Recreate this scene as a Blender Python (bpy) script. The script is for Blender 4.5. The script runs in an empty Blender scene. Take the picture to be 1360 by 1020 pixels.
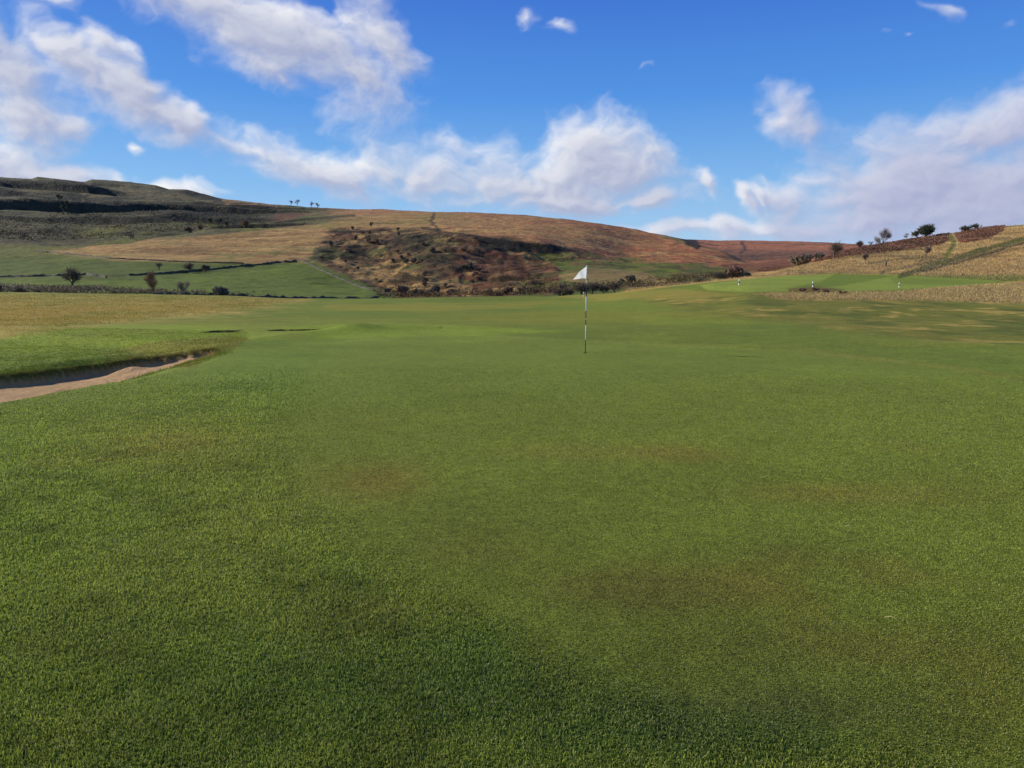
import time as _t; _t0 = _t.time()
import bpy, math, random
import numpy as np
C = bpy.context.scene.collection
sc = bpy.context.scene
rs = np.random.RandomState(7)
random.seed(7)
F = 1020.0; PIT = math.atan(125/1020.0); CH = 1.6      # focal length and tilt in photo pixels, eye height

# ------------------------------------------------------------------ noise
print('T', round(_t.time()-_t0, 1))
def _hash(ix, iy, seed):
    h = (ix.astype(np.int64)*374761393 + iy.astype(np.int64)*668265263 + seed*1442695041) & 0x7fffffff
    h = ((h ^ (h >> 13))*1274126177) & 0x7fffffff
    h = h ^ (h >> 16)
    return (h & 0xffff)/65535.0
def vnoise(x, y, seed=0):
    ix = np.floor(x); iy = np.floor(y)
    fx = x-ix; fy = y-iy
    fx = fx*fx*fx*(fx*(fx*6-15)+10); fy = fy*fy*fy*(fy*(fy*6-15)+10)
    a = _hash(ix, iy, seed); b = _hash(ix+1, iy, seed)
    c = _hash(ix, iy+1, seed); d = _hash(ix+1, iy+1, seed)
    return (a*(1-fx)+b*fx)*(1-fy)+(c*(1-fx)+d*fx)*fy
from concurrent.futures import ThreadPoolExecutor
POOL = ThreadPoolExecutor(4)
def fbm(x, y, oct=4, seed=0, gain=.5):
    x = np.asarray(x, float); y = np.asarray(y, float)
    if x.size < 100000: return _fbm(x, y, oct, seed, gain)
    x, y = np.broadcast_arrays(x, y); sh = x.shape; X = x.ravel(); Y = y.ravel(); out = np.empty(X.size)
    st = 40000
    def job(i): out[i:i+st] = _fbm(X[i:i+st], Y[i:i+st], oct, seed, gain)
    list(POOL.map(job, range(0, X.size, st)))
    return out.reshape(sh)
def _fbm(x, y, oct, seed, gain):
    s = 0; a = 1; t = 0
    for i in range(oct):
        s = s+a*(vnoise(x, y, seed+i*17)-.5); t += a; a *= gain
        x, y = x*1.93+y*.31+11.3, y*1.93-x*.31+5.7
    return s/t*2           # about -1..1
def ss(a, b, x):
    t = np.clip((x-a)/(b-a), 0, 1)
    return t*t*(3-2*t)

# ------------------------------------------------------------------ heightfield
print('T', round(_t.time()-_t0, 1))
def slope(py): return math.tan(math.atan((510-py)/F)-PIT)
PROF = {
 -700: [(40,427),(80,405),(130,386),(180,398),(230,385),(300,370),(450,335),(600,312),(800,280),(1000,245),(1150,225),(1250,218),(1400,228),(5000,330)],
 0:   [(40,427),(80,405),(130,387.5),(180,400),(230,387),(300,375),(450,342),(600,321),(800,290),(1000,262),(1130,246),(1200,243),(1235,235),(1300,234),(1450,245),(5000,330)],
 150: [(40,427),(80,407),(130,389.5),(180,402),(240,386),(320,368),(430,340),(520,325),(600,331),(800,300),(1000,272),(1130,254),(1200,249),(1235,242),(1300,240.5),(1450,252),(5000,335)],
 230: [(40,427),(80,407),(130,390.5),(180,403),(240,387),(320,369),(430,340),(540,320),(580,313),(660,322),(800,298),(1000,275),(1150,257),(1235,249),(1300,248),(1450,258),(5000,335)],
 300: [(40,427),(80,408),(130,392),(180,405),(240,388),(330,368),(420,345),(560,316),(640,304),(720,314),(900,290),(1060,271),(1150,264),(1250,262),(1400,270),(5000,340)],
 400: [(40,428),(80,410),(130,396),(180,408),(240,392),(330,370),(420,347),(560,315),(680,298),(750,291),(820,296),(950,281),(1100,273),(1250,277),(5000,340)],
 500: [(40,428),(80,410),(130,396),(180,410),(240,394),(330,378),(420,350),(520,322),(620,303),(760,286),(900,280),(1000,278),(1200,284),(5000,340)],
 600: [(40,428),(80,409),(130,394),(180,410),(250,392),(340,371),(410,352),(440,330),(500,315),(620,299),(760,286),(880,281.5),(1000,284),(1200,293),(5000,340)],
 700: [(40,428),(80,408),(130,393),(180,408),(250,390),(330,373),(420,352),(480,334),(498,318),(620,303),(760,290),(850,286),(1000,292),(5000,345)],
 770: [(40,427),(80,405),(115,391),(150,401),(220,390),(300,372),(400,354),(480,341),(500,334),(620,312),(760,296),(830,294),(1000,302),(5000,345)],
 840: [(40,427),(70,402),(100,384),(130,394),(220,386),(320,369),(420,355),(500,348),(620,327),(730,308),(790,304.5),(1000,312),(1600,322),(5000,345)],
 900: [(40,426),(60,402),(85,383),(104,377.5),(140,390),(250,380),(350,366),(450,352),(580,335),(680,319),(730,316),(850,327),(1200,326),(1600,318),(2000,319),(5000,345)],
 950: [(40,426),(60,398),(80,377),(106,371.5),(140,382),(250,374),(400,360),(520,346),(620,333),(650,332),(750,343),(1100,338),(1500,322),(1700,319),(5000,345)],
 1000:[(40,425),(58,394),(72,380),(110,366),(150,374),(250,367),(400,357),(500,350),(560,349.5),(700,352),(900,346),(1200,333),(1500,323),(1700,319.5),(5000,345)],
 1060:[(40,425),(56,397),(70,382),(100,368),(125,356),(150,352),(220,356),(400,350),(700,348),(1000,338),(1300,328),(1600,321.5),(1750,321),(5000,345)],
 1130:[(40,424),(56,398),(70,383),(92,371),(110,364),(135,346),(165,333),(190,331),(260,338),(700,338),(1000,335),(1300,328),(1600,324),(5000,345)],
 1200:[(40,424),(56,399),(70,383),(92,372),(108,364),(135,346),(170,325),(200,317.5),(240,322),(400,335),(1500,330),(5000,345)],
 1265:[(40,424),(56,400),(70,383),(92,374),(108,364),(135,344),(170,320),(205,308),(240,312),(400,330),(1500,330),(5000,345)],
 1360:[(40,425),(56,401),(70,384),(92,375),(108,360),(140,332),(180,306),(215,296.5),(260,302),(400,330),(5000,345)],
 2060:[(40,421),(60,385),(80,360),(110,330),(160,290),(220,255),(260,255),(400,300),(5000,345)],
}
LY = np.linspace(math.log(30), math.log(5000), 700)
cols = sorted(PROF)
T = []
for c in cols:
    p = PROF[c]
    ys = np.log([30]+[a for a, _ in p]); es = np.array([-CH/30.0]+[slope(b) for _, b in p])
    e = np.interp(LY, ys, es)
    k = np.exp(-.5*(np.arange(-9, 10)/2.6)**2); k /= k.sum()
    e = np.convolve(np.pad(e, 9, mode='edge'), k, 'valid')
    T.append(e)
T = np.array(T); cx = np.array(cols, float)
def pchip(xs, ys, q):            # monotone cubic along axis 0
    h = np.diff(xs)[:, None]; d = np.diff(ys, axis=0)/h
    m = np.zeros_like(ys); m[0] = d[0]; m[-1] = d[-1]
    w1 = 2*h[1:]+h[:-1]; w2 = h[1:]+2*h[:-1]
    with np.errstate(divide='ignore', invalid='ignore'):
        mm = (w1+w2)/(w1/d[:-1]+w2/d[1:])
    m[1:-1] = np.where(d[:-1]*d[1:] > 0, mm, 0)
    i = np.clip(np.searchsorted(xs, q)-1, 0, len(xs)-2); t = ((q-xs[i])/h[i, 0])[:, None]
    return ((2*t**3-3*t**2+1)*ys[i]+(t**3-2*t**2+t)*h[i]*m[i]+(-2*t**3+3*t**2)*ys[i+1]+(t**3-t**2)*h[i]*m[i+1])
PXQ = np.arange(-700, 2061, 4.0)
TT = pchip(cx, T, PXQ)           # [px, logY]

def s2px(s): return 680+F*s/1.0075
def project(x, y, z):
    zc = z-CH; y = np.maximum(y, .05)
    cp, sp = math.cos(PIT), math.sin(PIT)
    d = y*cp-zc*sp; up = y*sp+zc*cp
    return 680+F*x/d, 510-F*up/d
def sdpoly(x, y, poly):          # signed distance, positive inside
    P = np.array(poly, float); d = np.full(x.shape, 1e18); ins = np.zeros(x.shape, bool)
    for i in range(len(P)):
        a = P[i]; b = P[(i+1) % len(P)]; ex, ey = b-a
        t = np.clip(((x-a[0])*ex+(y-a[1])*ey)/(ex*ex+ey*ey+1e-12), 0, 1)
        d = np.minimum(d, (x-a[0]-t*ex)**2+(y-a[1]-t*ey)**2)
        c = (a[1] > y) != (b[1] > y)
        ins ^= c & (x < (b[0]-a[0])*(y-a[1])/(b[1]-a[1]+1e-12)+a[0])
    d = np.sqrt(d)
    return np.where(ins, d, -d)
def dline(x, y, pts):
    d = np.full(x.shape, 1e18)
    for a, b in zip(pts[:-1], pts[1:]):
        ex, ey = b[0]-a[0], b[1]-a[1]
        t = np.clip(((x-a[0])*ex+(y-a[1])*ey)/(ex*ex+ey*ey+1e-12), 0, 1)
        d = np.minimum(d, (x-a[0]-t*ex)**2+(y-a[1]-t*ey)**2)
    return np.sqrt(d)

SAND = [(-8.1,11.6),(-8.0,14.5),(-7.7,17.5),(-7.5,19.6),(-8.2,20.8),(-9.9,20.2),(-11.0,18.9),(-12.1,17.9),(-14.2,17.0),(-17,15.0),(-17,11.5),(-12,10.2)]
BASIN = [(-7.4,9.6),(-7.0,14),(-6.9,17.5),(-7.6,20.5),(-11,24),(-20,30),(-40,32),(-40,6),(-13,6.5)]
PIT2 = [(-9.6,30.7),(-7.6,30.6),(-7.3,31.1),(-7.9,31.7),(-9.5,31.8),(-10.0,31.3)]
PIT3 = [(-11.9,29.6),(-10.9,29.7),(-10.9,30.9),(-11.8,31)]
def near_parts(x, y):
    wx = x+.18*fbm(x*1.1, y*1.1, 3, 5)+.07*fbm(x*5, y*5, 2, 15); wy = y+.18*fbm(x*1.1+9, y*1.1, 3, 6)+.07*fbm(x*5+3, y*5, 2, 16)
    return sdpoly(wx, wy, SAND), sdpoly(x, y, BASIN), sdpoly(wx, wy, PIT2), sdpoly(wx, wy, PIT3)
def znear(x, y):
    z = .085*fbm(x*.12, y*.12, 3, 3)+.03*fbm(x*.33+4, y*.4, 2, 9)*ss(3, 8, y)
    nr = (y < 14) & (y > 1)
    if nr.any():
        xn, yn = x[nr], y[nr]
        fm = np.maximum(ss(.6, -1.2, xn+.22*yn), ss(3.9, 2.9, yn+.25*xn))*ss(14, 7, yn)
        z = z.copy(); z[nr] += fm*(.010*fbm(xn*3.2, yn*3.2, 3, 11)+.018*fbm(xn*1.0, yn*1.3, 3, 12))+.003*fbm(xn*4, yn*4, 2, 13)
    m = (x < -3) & (y > 4) & (y < 45)
    out = np.array(z, float)
    rg2 = dline(x, y, [(-4.2,33),(0,32),(4,29.5),(9,26),(18,20),(30,14)]); out += .06*np.exp(-(rg2/1.3)**2)
    if m.any():
        X = x[m]; Y = y[m]
        sd, bs, p2, p3 = near_parts(X, Y)
        tipf = 1-.78*np.exp(-((X+8.3)**2/4+(Y-19.2)**2/8))
        q = -.42*ss(-.3, 1.6, bs)*tipf
        far = ss(-.2, 2.2, (Y-19.2)+.75*(X+10.2)*-1)          # ground behind the bunker stands higher
        q = q+.24*far*ss(0, 2, bs)*ss(40, 26, Y)
        q = q-.30*ss(-.02, .22, sd)*(.45+.55*tipf)+.10*np.exp(-((X+9.5)**2/.10+(Y-18.9)**2/.16))*1+.03*ss(0, .3, sd)*fbm(X*3, Y*3, 3, 14)+.09*np.exp(-((X+8.3)**2/.3+(Y-20.2)**2/.2))
        q = q+.07*np.exp(-((sd+.35)/.4)**2)*far
        q = q-.55*ss(-.02, .16, p2)-.3*ss(-.02, .25, p3)
        q = q+.20*np.exp(-((X+6.3)**2/.9+(Y-31.2)**2/2.5))+.10*np.exp(-((X+8.6)**2/3+(Y-33.4)**2/.8))
        q = q+.10*fbm(X*.45, Y*.45, 3, 8)*ss(0, 2, bs)*ss(-.1, -.6, sd)
        rg = dline(X, Y, [(-7.9,22),(-8.0,25),(-7.4,28.5),(-6.3,31.2),(-4.2,33)])
        q = q+.13*np.exp(-(rg/1.1)**2)
        out[m] += q
    return out
def height(x, y):
    x = np.asarray(x, float); y = np.asarray(y, float)
    sh = x.shape; x = x.ravel(); y = y.ravel()
    zn = znear(x, y)
    Y = np.clip(y, 30, 4990)
    px = np.clip(s2px(x/Y), -699, 2059)
    fi = (px+700)/4.0; i = np.clip(fi.astype(int), 0, len(PXQ)-2); fi = fi-i
    fj = (np.log(Y)-LY[0])/(LY[1]-LY[0]); j = np.clip(fj.astype(int), 0, len(LY)-2); fj = fj-j
    e = (TT[i, j]*(1-fi)+TT[i+1, j]*fi)*(1-fj)+(TT[i, j+1]*(1-fi)+TT[i+1, j+1]*fi)*fj
    zf = CH+Y*e
    k = ss(27, 44, y)
    z = zn*(1-k)+zf*k
    n = y > 35
    if n.any():
        X = x[n]; Yn = y[n]; P = px[n]; add = np.zeros(X.shape)
        hp = ss(170, 300, Yn)
        rh = ss(95, 130, Yn)*ss(330, 250, Yn)*ss(820, 1000, P)
        add += .07*fbm(X*.11, Yn*.11, 4, 21)*ss(35, 60, Yn)
        add += rh*(.5*fbm(X*.07, Yn*.07, 4, 22)+.16*fbm(X*.5, Yn*.5, 3, 23))
        add += hp*(1.3*fbm(X/45, Yn/45, 4, 24)+.5*fbm(X/9, Yn/9, 3, 25))
        # rocky scar in the middle of the hill
        pyb = 510-F*np.tan(np.arctan((z[n]-CH)/Yn)+PIT)
        scar = ss(-6, 10, sdpoly(P, pyb, SCAR))*(Yn > 230)*(Yn < 620)
        rid = np.abs(fbm(X/16, Yn/22, 4, 31))
        add += scar*(3.6*fbm(X/34, Yn/20, 4, 30)-2.6*rid+.35*fbm(X/4, Yn/4, 3, 34))
        # stepped edges across the far left moor
        lf = ss(560, 700, Yn)*ss(470, 300, P)*ss(1190, 1110, Yn)
        q = (Yn+70*fbm(X/330, Yn/150, 4, 40))/92.0
        fr = q-np.floor(q)
        st = ss(.0, .16, fr)*(1-fr)**.8
        add += lf*(st*17*np.clip(.55+1.5*fbm(X/260, Yn/150, 3, 41), 0, 1.5)-4+3*fbm(X/60, Yn/60, 4, 42))*ss(330,270,pyb)
        add += 1.25*np.interp(P, [0,62,70,130,140,222,238,260,288,300], [0,-1,2,-1.2,2.6,1.8,-1.4,2.6,1.2,0])*ss(1190, 1215, Yn)*ss(1330, 1290, Yn)
        z[n] += add
    return z.reshape(sh)
SCAR = [(440,302),(500,303),(580,306),(640,313),(700,318),(745,326),(800,342),(745,352),(740,388),(640,396),(530,396),(470,372),(422,348),(432,330)]
def hz(x, y): return float(height(np.array([x]), np.array([y]))[0])
def hit(px, py, ymin=3, ymax=3000):
    """world point where the terrain lies under a given bearing and elevation"""
    ys = np.exp(np.linspace(math.log(ymin), math.log(ymax), 1200))
    s = (px-680)/F*1.0075
    z = height(s*ys, ys); qx, qy = project(s*ys, ys, z)
    i = int(np.argmax(qy <= py)) if (qy <= py).any() else int(np.argmin(qy))
    return s*ys[i], ys[i], float(z[i])

# ------------------------------------------------------------------ terrain grid
print('T', round(_t.time()-_t0, 1))
NR, NC = 1900, 1250
A0 = 6.0
R = np.exp(np.linspace(math.log(2.0), math.log(5000+A0), NR))
S = np.linspace(-.98, .98, NC)
RR, SS_ = np.meshgrid(R, S, indexing='ij')
GX = SS_*RR; GY = RR-A0
GZ = height(GX, GY)
PX, PY = project(GX, GY, GZ)
PX = np.where(GY < .8, -9999, PX)
def lin(c):
    c = np.array(c, float)/255
    return np.where(c <= .04045, c/12.92, ((c+.055)/1.055)**2.4)
KL = np.array([.61, .66, 1.1])
def col(c): return lin(c)/KL
COL = np.zeros(GX.shape+(3,))
# warp fields, world-scale (fine nearby, coarse far off)
sc1 = np.where(GY < 60, 1.5, np.where(GY < 250, 5, 14.0))
def wfield(seed): 
    o = np.zeros(GX.shape)
    for lo, hi, s, fr in ((-10, 60, 1.6, .4), (60, 250, 6., .5), (250, 5100, 16., .5)):
        m = (GY >= lo) & (GY < hi)
        o[m] = fbm(GX[m]/s, GY[m]/s, 4, seed)
    return o
W1 = wfield(51); W2 = wfield(61)
def layer(c, w):
    global COL
    w = np.clip(w, 0, 1)[..., None]
    COL = COL*(1-w)+np.asarray(c)*w
def paint(poly, c, yr=(0, 9e9), soft=4., warp=5., amt=1., noise=0):
    P = np.array(poly, float)
    m = (GY >= yr[0]) & (GY <= yr[1]) & (PX > P[:, 0].min()-30) & (PX < P[:, 0].max()+30) & (PY > P[:, 1].min()-25) & (PY < P[:, 1].max()+25)
    if not m.any(): return
    sd = sdpoly(PX[m]+W1[m]*warp*2.2, PY[m]+W2[m]*warp, poly)
    w = ss(-soft, soft, sd)*amt
    if noise: w = w*ss(.5-noise, .5+noise*.2, .5+W1[m]*.9)
    COL[m] = COL[m]*(1-w[:, None])+col(c)*w[:, None]
def stroke(pts, c, wid, yr, warp=1.5, amt=1.):
    P = np.array(pts, float)
    m = (GY >= yr[0]) & (GY <= yr[1]) & (PX > P[:, 0].min()-15) & (PX < P[:, 0].max()+15) & (PY > P[:, 1].min()-15) & (PY < P[:, 1].max()+15)
    if not m.any(): return
    d = dline(PX[m]+W1[m]*warp, PY[m]+W2[m]*warp, pts)
    w = ss(wid, wid*.4, d)*amt
    COL[m] = COL[m]*(1-w[:, None])+col(c)*w[:, None]
COL[:] = col((92,107,43))
big = fbm(GX/9, GY/9, 3, 70); big2 = fbm(GX/3.1, GY/3.1, 4, 71); big3 = fbm(GX/22, GY/14, 3, 72)
layer(col((108,112,48)), ss(-.1, .6, big3)*.6*(GY > 22))
layer(col((76,98,38)), ss(.05, .6, -big)*.5)
# --- near green and its fringe
NEAR = [(-900,2600),(-900,560),(0,537),(120,520),(255,490),(325,455),(370,442),(470,434),(560,437),(780,452),(1100,470),(1360,507),(2400,640),(2400,2600)]
nm = ss(-3, 3, sdpoly(PX+W1*3, PY+W2*1.5, NEAR))*(GY < 45); nm = np.where(GY < .8, 1, nm)
layer(col((94,110,46)), nm)
FRINGE = [(-900,2600),(-900,540),(0,540),(250,492),(330,455),(420,438),(470,436),(430,470),(410,520),(380,600),(385,660),(470,720),(590,790),(690,850),(800,915),(960,965),(1140,1010),(1300,1060),(2200,1300),(2200,2600)]
fr_sd = sdpoly(PX+W1*22, PY+W2*14, FRINGE)
FRM = np.where(GY < .8, 1, ss(-45, 45, fr_sd+14*W2))*(GY < 40)
layer(col((98,118,49)), FRM*.8)
layer(col((74,98,42)), FRM*ss(0, .5, fbm(GX*.9, GY*.9, 4, 75))*.4)
layer(col((99,116,50)), nm*ss(.1, .6, big2)*.55)
layer(col((108,98,50)), nm*ss(.15, .7, fbm(GX/1.9, GY/1.9, 4, 77))*.5*ss(12, 6, GY))
for (ax, ay, rx, ry, c, a) in [(490,640,75,28,(116,98,52),.55),(800,600,160,14,(112,106,52),.4),(850,785,150,36,(78,74,40),.6),(960,860,170,40,(82,84,44),.5),(640,700,150,34,(80,84,40),.4),(560,900,160,50,(62,88,44),.4),(640,735,110,24,(84,84,40),.45),
        (1110,655,150,16,(116,104,54),.45),(1060,735,110,24,(74,82,38),.4),(1000,940,190,34,(84,80,46),.6),(1180,860,120,30,(98,92,50),.35),(250,590,130,34,(124,122,62),.6),(330,680,110,60,(116,124,60),.5),(60,620,120,60,(110,128,58),.45),(230,760,150,60,(112,120,58),.35),(930,960,260,55,(52,82,46),.6),(1290,930,80,80,(84,82,38),.4),
        (1290,640,120,30,(104,112,50),.3),(430,830,120,40,(100,108,52),.35),(60,850,130,50,(84,92,44),.3),(640,905,160,60,(56,82,38),.5),(350,500,90,25,(92,118,50),.35),
        (1040,520,180,14,(98,112,44),.35),(640,520,200,12,(98,116,52),.35),(620,860,60,30,(66,100,44),.35)]:
    g = np.exp(-(((PX-ax+W1*30)/rx)**2+((PY-ay+W2*12)/ry)**2))*a*.85*(GY > .8)*(GY < 30)*(.6+.8*(.5+.5*big2))
    layer(col(c), g)
stroke([(545,438),(640,446),(780,453),(960,462),(1100,470),(1200,481),(1360,507)], (112,120,56), 2.4, (15, 45), 1.5, .3)
stroke([(1060,464),(1130,472),(1230,484),(1360,503)], (124,116,60), 4.5, (14, 45), 3, .22)
# --- left of the green
paint([(-300,430),(330,432),(560,430),(760,440),(330,455),(200,470),(0,497),(-300,520)], (108,128,44), (14, 60), 3, 3, .75)
paint([(130,470),(230,452),(300,445),(328,452),(300,468),(255,488),(150,484)], (104,104,50), (12, 45), 3, 4, .8)
paint([(-300,475),(60,470),(150,462),(180,470),(160,480),(0,500),(-300,520)], (84,102,40), (12, 45), 4, 4, .6)
# --- plateau left, tawny rough
paint([(-600,385),(250,389),(415,396),(400,403),(330,413),(250,421),(120,434),(0,446),(-600,470)], (138,126,78), (28, 150), 7, 8, .9)
paint([(-600,400),(50,404),(330,404),(360,408),(250,414),(120,421),(0,432),(-600,440)], (148,130,84), (28, 150), 7, 10, .5)
paint([(-600,383),(140,387),(330,392),(380,396),(200,395),(0,393),(-600,395)], (112,112,58), (60, 150), 1.5, 1, .7)
layer(col((104,112,52)), ss(.0, .45, fbm(GX/3, GY/6, 4, 140))*.55*(GY > 25)*(GY < 150)*ss(430, 380, PX))
layer(col((150,134,88)), ss(.1, .5, fbm(GX/1.5, GY/3, 4, 141))*.5*(GY > 36)*(GY < 150)*ss(420, 330, PX)*ss(438, 428, PY+PX*.03))
# --- fairway streaks
paint([(430,404),(640,404),(740,400),(700,408),(560,414),(430,412)], (122,118,54), (40, 150), 3, 3, .6)
paint([(560,393),(900,390),(860,398),(600,400)], (84,98,36), (60, 150), 2, 2, .5)
paint([(560,418),(760,412),(960,414),(1060,420),(900,428),(700,430)], (110,112,44), (30, 100), 3, 3, .5)
paint([(820,420),(980,424),(1000,430),(880,432)], (108,124,44), (30, 60), 3, 3, .5)
# --- plateau right
paint([(840,388),(1000,386),(1360,404),(2000,400),(2000,470),(1360,462),(1200,448),(1060,432),(940,416),(850,402)], (94,97,44), (25, 100), 6, 8, .8)
st = ss(.12, .5, fbm(GX/.9, GY/1.3, 4, 80)*.9+.5*fbm(GX/5, GY/4, 2, 81)-.05)
stm = ss(0, 14, sdpoly(PX, PY, [(820,384),(960,388),(1360,396),(2000,390),(2000,480),(1360,470),(1160,450),(1000,428),(860,408)]))*(GY > 22)*(GY < 110)
layer(col((152,134,82)), st*stm*.75)
layer(col((112,106,56)), ss(-.2, .5, fbm(GX/3, GY/4, 4, 84))*stm*.5)
layer(col((66,80,34)), ss(.05, .4, -fbm(GX/2.1, GY/3.2, 4, 83))*stm*.65)
paint([(820,387),(900,379),(1000,377),(1060,384),(1000,388),(900,390),(830,392)], (84,100,38), (40, 115), 2, 2, .8)
paint([(720,393),(830,385),(900,384),(980,392),(900,398),(780,398)], (124,116,62), (60, 130), 2, 3, .6)
# --- right hill
hillm = (GY > 92)*ss(820, 900, PX)*(GY < 330)*ss(3, -3, PY-(380-(PX-860)*.07).clip(366, 400))
layer(col((158,132,86)), hillm)
layer(col((112,92,56)), hillm*ss(.0, .4, fbm(GX/7, GY/6, 4, 85))*.75)
layer(col((176,152,104)), hillm*ss(.1, .5, fbm(GX/4, GY/7, 4, 86))*.6)
layer(col((112,104,58)), hillm*ss(.3, .7, fbm(GX/12, GY/12, 4, 87))*.5)
paint([(930,379),(985,371),(1040,367),(1110,363),(1200,365),(1325,373),(1310,379),(1200,384),(1100,387),(1000,388),(940,386)], (112,128,60), (55, 125), 1.5, .8, 1)
paint([(1110,363),(1190,366),(1160,372),(1110,380),(1040,384),(1090,374)], (88,106,42), (55, 125), 1.5, 1, .8)
paint([(1180,368),(1330,374),(1320,379),(1190,377)], (96,112,48), (55, 125), 1.5, 1, .7)
paint([(1000,391),(1100,388),(1200,386),(1320,376),(1360,372),(2000,350),(2000,407),(1360,404),(1200,399),(1050,399)], (150,131,84), (42, 105), 1.5, 2, .95)
paint([(1045,384),(1080,380),(1120,384),(1090,390),(1045,389)], (92,78,46), (42, 90), 1.5, 2, .9)
paint([(830,388),(900,379),(1000,368),(1060,356),(1056,350),(990,362),(900,374),(820,384)], (156,132,86), (80, 130), 1.5, 1, .9)
BRK1 = [(1000,362),(1020,350),(1060,335),(1130,326),(1180,317),(1260,306),(1262,314),(1255,324),(1190,334),(1130,340),(1060,352),(1030,360)]
BRK2 = [(1262,308),(1300,301),(1337,297),(1332,308),(1310,318),(1285,323),(1268,322)]
paint(BRK1, (98,60,42), (95, 420), 1.5, 2, .95)
paint(BRK2, (106,62,44), (95, 420), 1.2, 1.5, .95)
stroke([(1560,262),(1360,317),(1310,331),(1270,343),(1215,360),(1195,367)], (76,80,38), 4.6, (90, 300), 2, 1)
stroke([(1362,322),(1310,337),(1270,349),(1225,361)], (70,60,36), 2.4, (90, 300), 1.5, .9)
stroke([(1259,308),(1267,322),(1263,332),(1256,342)], (98,104,48), 4.2, (90, 300), .8, .95)
stroke([(1263,306),(1272,322),(1269,336)], (172,158,110), 1.6, (90, 300), .5, .8)
stroke([(1170,362),(1200,356),(1250,345)], (66,64,38), 2, (90, 300), 2, .7)
stroke([(1145,350),(1200,345),(1240,342)], (92,84,50), 1.5, (90, 300), 2, .7)
# --- beyond the plateau: valley fields
bey = (GY > 178)*1.
isleft = ss(560, 480, PX)
vf = (GY > 150)*1.*(PX < 830)
layer(col((66,82,38)), vf)
far = ss(430, 470, GY)
layer(col((140,102,72)), far)                              # tawny hillside
layer(col((140,84,58)), far*ss(620, 860, PX)*.85)
layer(col((154,124,78)), far*ss(.0, .5, fbm(GX/40, GY/40, 4, 90))*.6*ss(500, 560, PX))
layer(col((94,74,52)), far*ss(.1, .5, fbm(GX/30, GY/12, 4, 91))*.6*ss(640, 760, PX))
layer(col((168,140,92)), far*ss(.1, .45, fbm(GX/9, GY/7, 3, 92))*.4)
layer(col((96,84,52)), far*ss(.15, .5, fbm(GX/13, GY/10, 4, 93))*.5)
paint([(560,290),(760,318),(900,330),(880,322),(780,304),(620,288)], (152,120,76), (520, 1000), 5, 4, .5)
paint([(-600,380),(0,370),(140,372),(240,366),(330,358),(400,347),(440,360),(500,385),(480,396),(-600,400)], (76,96,40), (180, 460), 1.5, 1.2, .9)
paint([(-600,345),(0,335),(70,334),(150,343),(300,350),(380,348),(330,357),(200,366),(0,372),(-600,380)], (66,84,38), (200, 520), 2, 2, .9)
paint([(-600,318),(0,320),(125,322),(110,331),(60,335),(0,337),(-600,342)], (64,84,40), (300, 640), 2, 1.5, .9)
paint([(55,334),(100,332),(130,323),(200,316),(340,300),(480,285),(590,280),(640,298),(560,302),(440,303),(418,340),(400,347),(330,350),(250,348),(150,344),(80,337)], (138,112,72), (330, 900), 2, 2.5, .95)
paint([(110,341),(200,338),(330,322),(400,310),(380,330),(260,346),(150,343)], (152,124,80), (330, 900), 4, 4, .5)
paint([(150,332),(260,328),(300,332),(240,338),(170,338)], (104,84,54), (330, 900), 3, 3, .5)
layer(col((92,100,52)), ss(.15, .55, fbm(GX/26, GY/20, 4, 95))*.45*(GY > 360)*(GY < 760)*ss(520, 420, PX)*ss(200,260,PX))
tn = (GY > 400)*(GY < 800)*(GY > 1)*ss(640, 560, PX)*ss(60, 130, PX)*(1-ss(-3, 4, sdpoly(PX, PY, SCAR)))*ss(352, 344, PY)
layer(col((104,78,52)), tn*ss(.12, .42, fbm(GX/34, GY/11, 4, 150))*.65)
layer(col((168,138,92)), tn*ss(.1, .45, fbm(GX/18, GY/9, 4, 151))*.45)
layer(col((100,104,54)), tn*ss(.12, .45, fbm(GX/40+3, GY/24, 4, 152))*.5)
# --- far left moor
lm = ss(545, 590, GY)*ss(480, 400, PX)*ss(0, 4, (330-(PX-130).clip(0, 400)*.105)-PY)
layer(col((74,74,52)), lm)  # cloud shade over this hill put into its dark base colour
layer(col((60,62,46)), lm*ss(0, .5, fbm(GX/60, GY/60, 4, 100))*.7)
layer(col((108,98,62)), lm*ss(.0, .4, fbm(GX/22, GY/30, 4, 101))*.65*ss(300, 280, PY))
layer(col((86,96,48)), lm*ss(-.1, .3, fbm(GX/30, GY/26, 4, 102))*.75*ss(272, 286, PY)*ss(40, 110, PX))
paint([(20,246),(110,250),(230,254),(290,268),(200,264),(100,258),(20,258)], (110,98,64), (700, 1400), 3, 3, .5)
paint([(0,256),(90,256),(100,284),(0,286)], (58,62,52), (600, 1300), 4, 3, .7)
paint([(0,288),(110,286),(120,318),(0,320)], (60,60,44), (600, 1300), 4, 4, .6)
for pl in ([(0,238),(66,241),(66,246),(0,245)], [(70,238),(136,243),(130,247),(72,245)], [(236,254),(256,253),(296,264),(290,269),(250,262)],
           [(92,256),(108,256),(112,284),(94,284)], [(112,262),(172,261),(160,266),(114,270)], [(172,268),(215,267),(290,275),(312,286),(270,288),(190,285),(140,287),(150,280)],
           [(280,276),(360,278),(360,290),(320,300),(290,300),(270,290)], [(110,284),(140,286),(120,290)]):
    paint(pl, (34,36,30), (600, 1400), 1.5, 2.5, .85)  # shadowed faces of the scarps painted dark
paint([(292,262),(345,265),(400,272),(350,275),(300,272)], (140,112,78), (900, 1400), 1.5, 1, .8)
paint([(355,286),(392,282),(412,283),(380,294),(350,296)], (96,62,48), (700, 1300), 2, 2, .8)
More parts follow.
